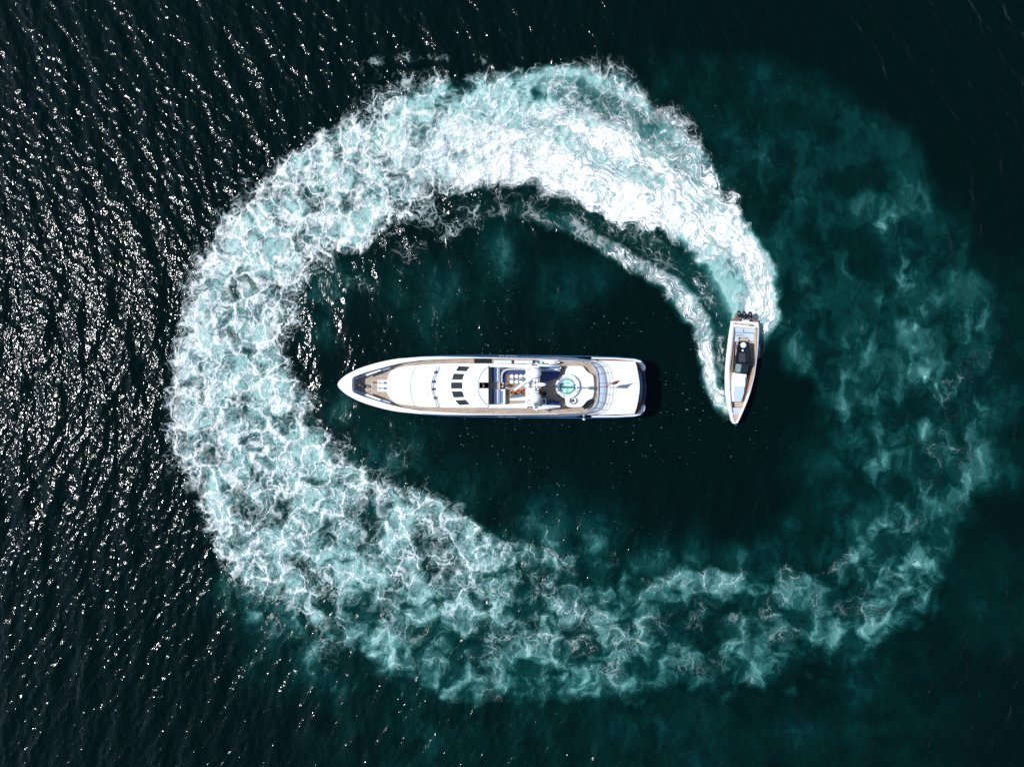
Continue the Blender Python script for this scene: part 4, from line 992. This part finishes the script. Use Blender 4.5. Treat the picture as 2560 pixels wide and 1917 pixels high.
def star(bm):
    for off in (.018, -.018):
        c_ = bm.verts.new(cpos(.62, .5, off)); r_ = [bm.verts.new(cpos(.62+(.10 if k % 2 == 0 else .04)*math.cos(R(180+36*k)), .5+(.12 if k % 2 == 0 else .05)*math.sin(R(180+36*k)), off)) for k in range(10)]
        for k in range(10): bm.faces.new((c_, r_[k], r_[(k+1) % 10]))
lpart('white_crescent', crescent, M['china'], fg, True); lpart('white_star', star, M['china'], fg, True)
# fender ball hanging off the starboard side
fb = moveable('fender_ball', 'white ball fender hanging off the lower hull side near the stern', 'fender', 1460, 1047, 1.6)
lpart('ball', lambda bm: lathe(bm, ball(.22, 1.0, 12), (0, 0, 0), 20), M['white'], fb, True)
e_ = Vector(P(1459.5, 1037.5, 4.6))-base_of(fb); lpart('bracket', lambda bm: (tube(bm, [(0, 0, .2), tuple(e_+Vector((0, -.3, 0))), tuple(e_)], .03, 6), lathe(bm, ball(.14, .7, 8), tuple(e_), 10)), M['white'], fb, True)

# ------------------------------------------------------------------ people
def person(label, px, py, z, rz, shirt, trousers, pose, hairm=None):
    hairm = hairm or M['hair']
    t = moveable('person', label, 'person', px, py, z, rz)
    J = {'pelvis': (0,0,.92), 'belly': (.01,0,1.08), 'chest': (.02,0,1.30), 'neck': (.03,0,1.47), 'skull': (.045,0,1.56), 'crown': (.03,0,1.67)}
    if pose == 'carry':
        hand = [(.42, .20, 1.12), (.40, -.22, 1.12)]; elb = [(.12, .28, 1.13), (.12, -.28, 1.13)]; foot = [(.16, .10), (-.16, -.10)]
    else:
        hand = [(.34, .12, 1.10), (.30, -.20, 1.06)]; elb = [(.08, .27, 1.12), (.06, -.27, 1.12)]; foot = [(.03, .11), (-.02, -.11)]
    def skel(verts, edges, rad):
        me = bpy.data.meshes.new('body'); me.from_pydata(verts, edges, []); me.update()
        return me, rad
    def build(name, chain_list, m, parent, sub=1):
        idx = {}; V_, E_, Rr = [], [], []
        for ch in chain_list:
            prev = None
            for p, r_ in ch:
                key = tuple(round(c, 3) for c in p)
                if key not in idx: idx[key] = len(V_); V_.append(p); Rr.append(r_)
                if prev is not None and prev != idx[key]: E_.append((prev, idx[key]))
                prev = idx[key]
        me = bpy.data.meshes.new(name); me.from_pydata(V_, E_, []); me.update(); me.materials.append(m)
        o = bpy.data.objects.new(name, me); C.objects.link(o); o.parent = parent
        md = o.modifiers.new('skin', 'SKIN'); md.use_smooth_shade = True; ly = me.skin_vertices[0] if me.skin_vertices else None
        if ly is None: bm_ = bmesh.new(); bm_.from_mesh(me); bm_.verts.layers.skin.verify(); bm_.to_mesh(me); bm_.free(); ly = me.skin_vertices[0]
        for i, r_ in enumerate(Rr): ly.data[i].radius = r_ if isinstance(r_, tuple) else (r_, r_); ly.data[i].use_root = (i == 0)
        s_ = o.modifiers.new('sub', 'SUBSURF'); s_.levels = sub; s_.render_levels = sub; return o
    def chains(g_=0.0, head=True, legs=True, arms='full', torso=True):
        out = []
        if torso: out.append([(J['pelvis'], (.13+g_, .10+g_)), (J['belly'], (.125+g_, .10+g_)), (J['chest'], (.15+g_, .11+g_))] + ([(J['neck'], .055), (J['skull'], (.085, .09)), (J['crown'], .07)] if head else [((.028,0,1.42), (.07+g_, .06+g_))]))
        for s_, e, h in ((1, elb[0], hand[0]), (-1, elb[1], hand[1])):
            sh = (.02, s_*.19, 1.38); arm = [(J['chest'], (.15+g_, .11+g_)), (sh, .055+g_)]
            if arms == 'full': arm += [(e, .042), (((e[0]+h[0])/2, (e[1]+h[1])/2, (e[2]+h[2])/2), .036), (h, .024), ((h[0]+.07, h[1], h[2]-.01), (.035, .016)), ((h[0]+.15, h[1], h[2]-.03), (.03, .012))]
            else: arm += [(e, .048+g_*.6)]
            out.append(arm)
        if legs:
            for s_, (fx, fy) in ((1, foot[0]), (-1, foot[1])):
                out.append([(J['pelvis'], (.13+g_, .10+g_)), ((0, s_*.09, .86), .085+g_), ((fx*.6+.03, fy, .48), .058+g_), ((fx, fy, .10), .04+g_)] + ([((fx, fy, .04), .04), ((fx+.16, fy, .025), (.045, .025))] if g_ == 0 else []))
        return out
    body = build('body', chains(), M['skin'], t)
    build('shirt', chains(.02, head=False, legs=False, arms='short'), shirt, t)
    ch_ = [[(J['pelvis'], (.15, .12)), ((.005,0,1.03), (.14, .115))]]
    for s_, (fx, fy) in ((1, foot[0]), (-1, foot[1])): ch_.append([(J['pelvis'], (.15, .12)), ((0, s_*.09, .86), .10), ((fx*.6+.03, fy, .48), .075), ((fx, fy, .12), .06)])
    build('trousers', ch_, trousers, t)
    lpart('hair', lambda bm: lathe(bm, [(.0, .0), (.09, -.01), (.10, -.07), (.085, -.14)][::-1], (.02, 0, 1.74), 14), hairm, t, True)
    lpart('nose', lambda bm: lathe(bm, ball(.018, 1.2, 5), (.135, 0, 1.575), 6), M['skin'], t, True)
    def eyes(bm):
        for s_ in (-1, 1): lathe(bm, ball(.012, 1, 5), (.128, s_*.033, 1.60), 6)
    lpart('eyes', eyes, M['hair'], t, True)
    return t
person('person in white shirt walking down the aisle beside the dining table', 1258.6, 962.3, 5.96, R(175), M['wshirt'], M['dcloth'], 'carry')
person('fair-haired person in dark clothes standing in the dark companionway by the flybridge console', 1210.8, 964.5, 5.22, R(180), M['dcloth'], M['dcloth'], 'stand', mat('fair_hair', (.42, .27, .19), .6))

# ================================================================== the speedboat
def q5(pts): return [(1740+a/4.872, 740+b/4.872) for a, b in pts]
SB = P(1857, 925, 0)
sp = thing('speedboat', 'open white speedboat with black outboards making the foam ring', 'speedboat', (SB[0], SB[1], 0))
so_ = smooth_pts(q5([(447,303), (428,330), (410,420), (397,520), (384,630), (366,800), (356,960), (357,1080), (362,1170), (378,1285), (404,1400), (426,1480), (443,1543), (452,1554), (478,1557), (502,1553), (516,1536), (562,1440), (618,1310), (655,1210), (684,1110), (716,980), (735,860), (752,720), (764,600), (772,480), (775,400), (772,350), (760,322), (742,315)]), 3)
si_ = q5([(470,335), (466,420), (456,520), (444,680), (430,800), (420,900), (416,1000), (416,1100), (422,1200), (434,1320), (450,1430), (462,1500), (480,1532), (500,1520), (530,1450), (582,1320), (618,1220), (645,1120), (672,1010), (692,880), (708,740), (716,600), (720,480), (722,400), (720,350), (710,345), (500,330)])
si_ = smooth_pts(si_, 3)
zg = lambda y: float(np.interp(y, [800, 960, 1060], [1.25, 1.45, 1.95]))
n_ = 120; ro_ = resample(so_+[so_[0]], n_+1)[:-1]; ri_ = resample(si_+[si_[0]], n_+1)[:-1]
# pair the inner ring to the nearest bearing of the outer ring
def nearest_ring(outer, inner):
    out = []; inner_d = resample(inner+[inner[0]], 600)
    for x, y in outer:
        out.append(min(inner_d, key=lambda p: (p[0]-x)**2+(p[1]-y)**2))
    return out
rn_ = nearest_ring(ro_, si_)
def W(pts, zfun): return [P(x, y, zfun(y)) for x, y in pts]
cX, cY = SB[0], SB[1]
O = W(ro_, zg); I = W(rn_, zg)
Md = [((a[0]*.55+b[0]*.45), (a[1]*.55+b[1]*.45), a[2]+.10) for a, b in zip(O, I)]
bm = bmesh.new()
loft(bm, [[(cX+(x-cX)*.72, cY+(y-cY)*.93, -.35) for x, y, z in O], [(cX+(x-cX)*.93, cY+(y-cY)*.97, .45) for x, y, z in O], [(x, y, z-.15) for x, y, z in O], [(a[0]*.85+b[0]*.15, a[1]*.85+b[1]*.15, a[2]+.06) for a, b in zip(O, I)], Md, [(x, y, z+.04) for x, y, z in I], [(x, y, .62) for x, y, z in I]], cap0=True)
sh = part('hull', bm, M['white'], sp, smooth=True)
bm = bmesh.new(); vs_ = [bm.verts.new(P(x, y, .70)) for x, y in resample(si_+[si_[0]], 80)[:-1]]; bm.faces.new(vs_); part('cockpit_sole', bm, M['tan'], sp)
# teak side decks just inside the gunwale
def strip(a, b, z0, z1, name, m, par=sp, ch=.015): return slab(name, q5(a+b[::-1]), z0, z1, m, par, ch)
strip([(466,380), (452,540), (436,720), (422,880), (414,1030), (418,1180), (436,1340), (452,1430)], [(482,380), (468,540), (456,720), (444,880), (437,1030), (440,1180), (454,1340), (468,1430)], .72, 1.18, 'side_deck', M['tan'])
strip([(722,380), (716,560), (706,740), (690,880), (668,1010), (640,1130), (600,1260), (560,1360)], [(742,380), (738,560), (728,740), (712,880), (690,1010), (660,1130), (620,1260), (576,1360)], 1.2, 1.62, 'side_deck', M['tan'])
slab('bow_deck', q5([(447,1432), (540,1436), (528,1462), (500,1525), (462,1525), (452,1480)]), .75, 1.84, M['tan'], sp, .02)
slab('bow_trim', q5([(440,1424), (548,1428), (545,1438), (443,1434)]), .75, 1.90, M['white'], sp, .02)
slab('bow_cushion', q5([(440,1358), (548,1356), (536,1424), (452,1424)]), .72, 1.62, M['pad'], sp, .05)
# stern: teak bathing platform, motor well
slab('swim_platform', q5([(463,268), (495,264), (520,280), (700,284), (756,290), (752,328), (735,345), (660,362), (560,352), (490,335), (458,312)]), .25, .62, M['wet'], sp, .03)
slab('motor_well_box', q5([(568,288), (650,292), (645,322), (606,324), (570,312)]), .6, 1.0, M['white'], sp, .04)
bm = bmesh.new()
for pts in ([(500,300), (520,318), (545,322)], [(655,300), (660,335), (682,336), (690,300)], [(545,285), (560,300), (640,290)]):
    tube(bm, [P(x, y, .72) for x, y in q5(pts)], .035, 6)
pieces('rigging_hose', bm, M['black'], sp)
slab('transom_bench', q5([(470,340), (560,356), (660,366), (722,368), (722,392), (470,376)]), .62, 1.42, M['white'], sp, .05)
slab('transom_locker', q5([(648,352), (712,356), (712,368), (648,364)]), 1.4, 1.46, M['brown'], sp, .01)
# aft sunbed and settee
sbd = slab('aft_settee', q5([(484,380), (714,392), (712,448), (487,440)]), .7, 1.28, M['pad'], sp, .06)
slab('backrest_seam', q5([(487,440), (712,448), (712,454), (487,446)]), .7, 1.2, M['cushb'], sbd, .01)
slab('settee_seat', q5([(484,446), (712,454), (710,552), (655,552), (652,505), (522,500), (520,560), (475,556)]), .7, 1.12, M['pad'], sbd, .05)
bm = bmesh.new(); tube(bm, [P(x, y, 1.7) for x, y in q5([(468,478), (520,476), (562,466)])], .03, 6); tube(bm, [P(*q5([(575,400)])[0], 1.3), P(*q5([(577,440)])[0], 1.6)], .03, 6); pieces('ski_pole', bm, M['rail'], sp)
slab('helm_seat_row', q5([(545,520), (640,526), (640,550), (545,545)]), .72, 1.5, M['rope'], sp, .04)
# hard top with windscreen
HT = 3.0
top = q5([(522,556), (585,548), (644,562), (654,600), (660,680), (664,760), (660,826), (560,834), (476,820), (474,790), (484,740), (500,650)])
tp_ = slab('hard_top', top, HT-.12, HT, M['black'], sp, .05)
slab('roof_hatch', q5([(526,692), (600,694), (602,806), (522,802)]), HT, HT+.03, M['hatch'], tp_, .01)
slab('roof_edge_panel', q5([(604,600), (640,600), (650,800), (612,800)]), HT, HT+.02, M['hood'], tp_, .005)
bm = bmesh.new(); c = P(*q5([(575,598)])[0], HT); lathe(bm, [(.36,0), (.40,.06), (.39,.18), (.30,.24), (0,.26)], c, 28); part('radar_dome', bm, M['white'], sp, smooth=True)
bm = bmesh.new(); c = P(*q5([(568,663)])[0], HT); lathe(bm, [(.14,0), (.15,.08), (.1,.15), (0,.17)], c, 18); part('antenna_dome', bm, M['white'], sp, smooth=True)
# raked windscreen: glass panes in black frames between hard top and cabin
ws0 = q5([(478,822), (656,832)]); ws1 = q5([(472,930), (618,946)])
zt, zb = HT-.08, 2.05
def wsp(s_, t_):
    a = (ws0[0][0]*(1-s_)+ws0[1][0]*s_, ws0[0][1]*(1-s_)+ws0[1][1]*s_); b = (ws1[0][0]*(1-s_)+ws1[1][0]*s_, ws1[0][1]*(1-s_)+ws1[1][1]*s_)
    z = zt*(1-t_)+zb*t_; return P(a[0]*(1-t_)+b[0]*t_, a[1]*(1-t_)+b[1]*t_, z)
def pane(name, s0, s1, m):
    bm = bmesh.new(); vs_ = [bm.verts.new(wsp(*q)) for q in ((s0, .04), (s1, .04), (s1, .92), (s0, .92))]; f = bm.faces.new(vs_)
    r_ = bmesh.ops.extrude_face_region(bm, geom=[f]); bmesh.ops.translate(bm, verts=[e for e in r_['geom'] if isinstance(e, bmesh.types.BMVert)], vec=(0, 0, -.02)); return part(name, bm, m, wsc)
bm = bmesh.new()
for s_ in (0, .47, 1): tube(bm, [wsp(s_, 0), wsp(s_, 1)], .05, 6)
for t_ in (0, 1): tube(bm, [wsp(0, t_), wsp(.5, t_), wsp(1, t_)], .06 if t_ == 0 else .09, 6)
wsc = part('windscreen_frame', bm, M['black'], sp)
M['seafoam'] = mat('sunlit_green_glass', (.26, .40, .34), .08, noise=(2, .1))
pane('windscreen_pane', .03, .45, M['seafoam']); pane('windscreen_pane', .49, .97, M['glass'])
bm = bmesh.new(); tube(bm, [wsp(.06, .8), wsp(.28, .3), wsp(.44, .05)], .03, 5); part('wiper', bm, M['black'], wsc)
bm = bmesh.new()
for (a, b) in (((528,562), (500,575)), ((640,566), (672,580)), ((478,815), (470,850)), ((660,822), (672,860))):
    tube(bm, [P(*q5([a])[0], HT-.1), P(*q5([b])[0], 1.1)], .05, 8)
pieces('hard_top_post', bm, M['black'], sp, smooth=True)
slab('helm_console', q5([(500,720), (640,724), (640,900), (500,895)]), .7, 1.9, M['hood'], sp, .06)
slab('helm_seat', q5([(515,590), (620,594), (625,650), (515,645)]), .7, 1.6, M['cushn'], sp, .06)
slab('cabin_side', q5([(652,840), (668,860), (650,960), (628,1010), (618,1000), (628,930)]), .7, 1.5, M['hood'], sp, .03)
# cabin top with sunpad
slab('cabin_top', q5([(470,930), (618,946), (616,1000), (600,1098), (590,1180), (556,1288), (455,1286), (448,1180), (450,1050)]), .7, 2.02, M['white'], sp, .09)
slab('foredeck_sunpad', q5([(470,1098), (592,1102), (586,1180), (552,1284), (462,1284), (460,1180)]), 2.0, 2.14, M['pad'], sp, .05)
bm = bmesh.new(); tube(bm, [P(x, y, 2.2) for x, y in q5([(600,985), (598,1060)])], .03, 6); part('grab_rail', bm, M['steel'], sp)
slab('bow_well_step', q5([(462,1290), (560,1290), (556,1352), (470,1352)]), .7, 1.0, M['tan'], sp, .02)
# three outboards
for k, (x, y) in enumerate(((528,222), (590,228), (663,232))):
    px, py = q5([(x, y)])[0]; c = Vector(P(px, py, 1.35)); rz = R(14)
    bm = bmesh.new()
    lathe(bm, [(.10, -.75), (.16, -.35), (.24, -.2), (.27, .0), (.26, .14), (.20, .26), (.08, .32), (0, .33)], (c.x, c.y, c.z), 20, sx=1.0, sy=2.05, rot=rz)
    ob = part('outboard_motor', bm, M['black'], sp, smooth=True)
    bm = bmesh.new(); box(bm, c.x-.1, c.y-.35, -.5, c.x+.06, c.y+.2, c.z-.3); part('motor_leg', bm, M['grey'], ob)
    bm = bmesh.new(); tube(bm, [(c.x+.02, c.y-.3, c.z-.1), (c.x+.08, c.y-.75, .9)], .10, 8); part('motor_bracket', bm, M['grey'], ob)
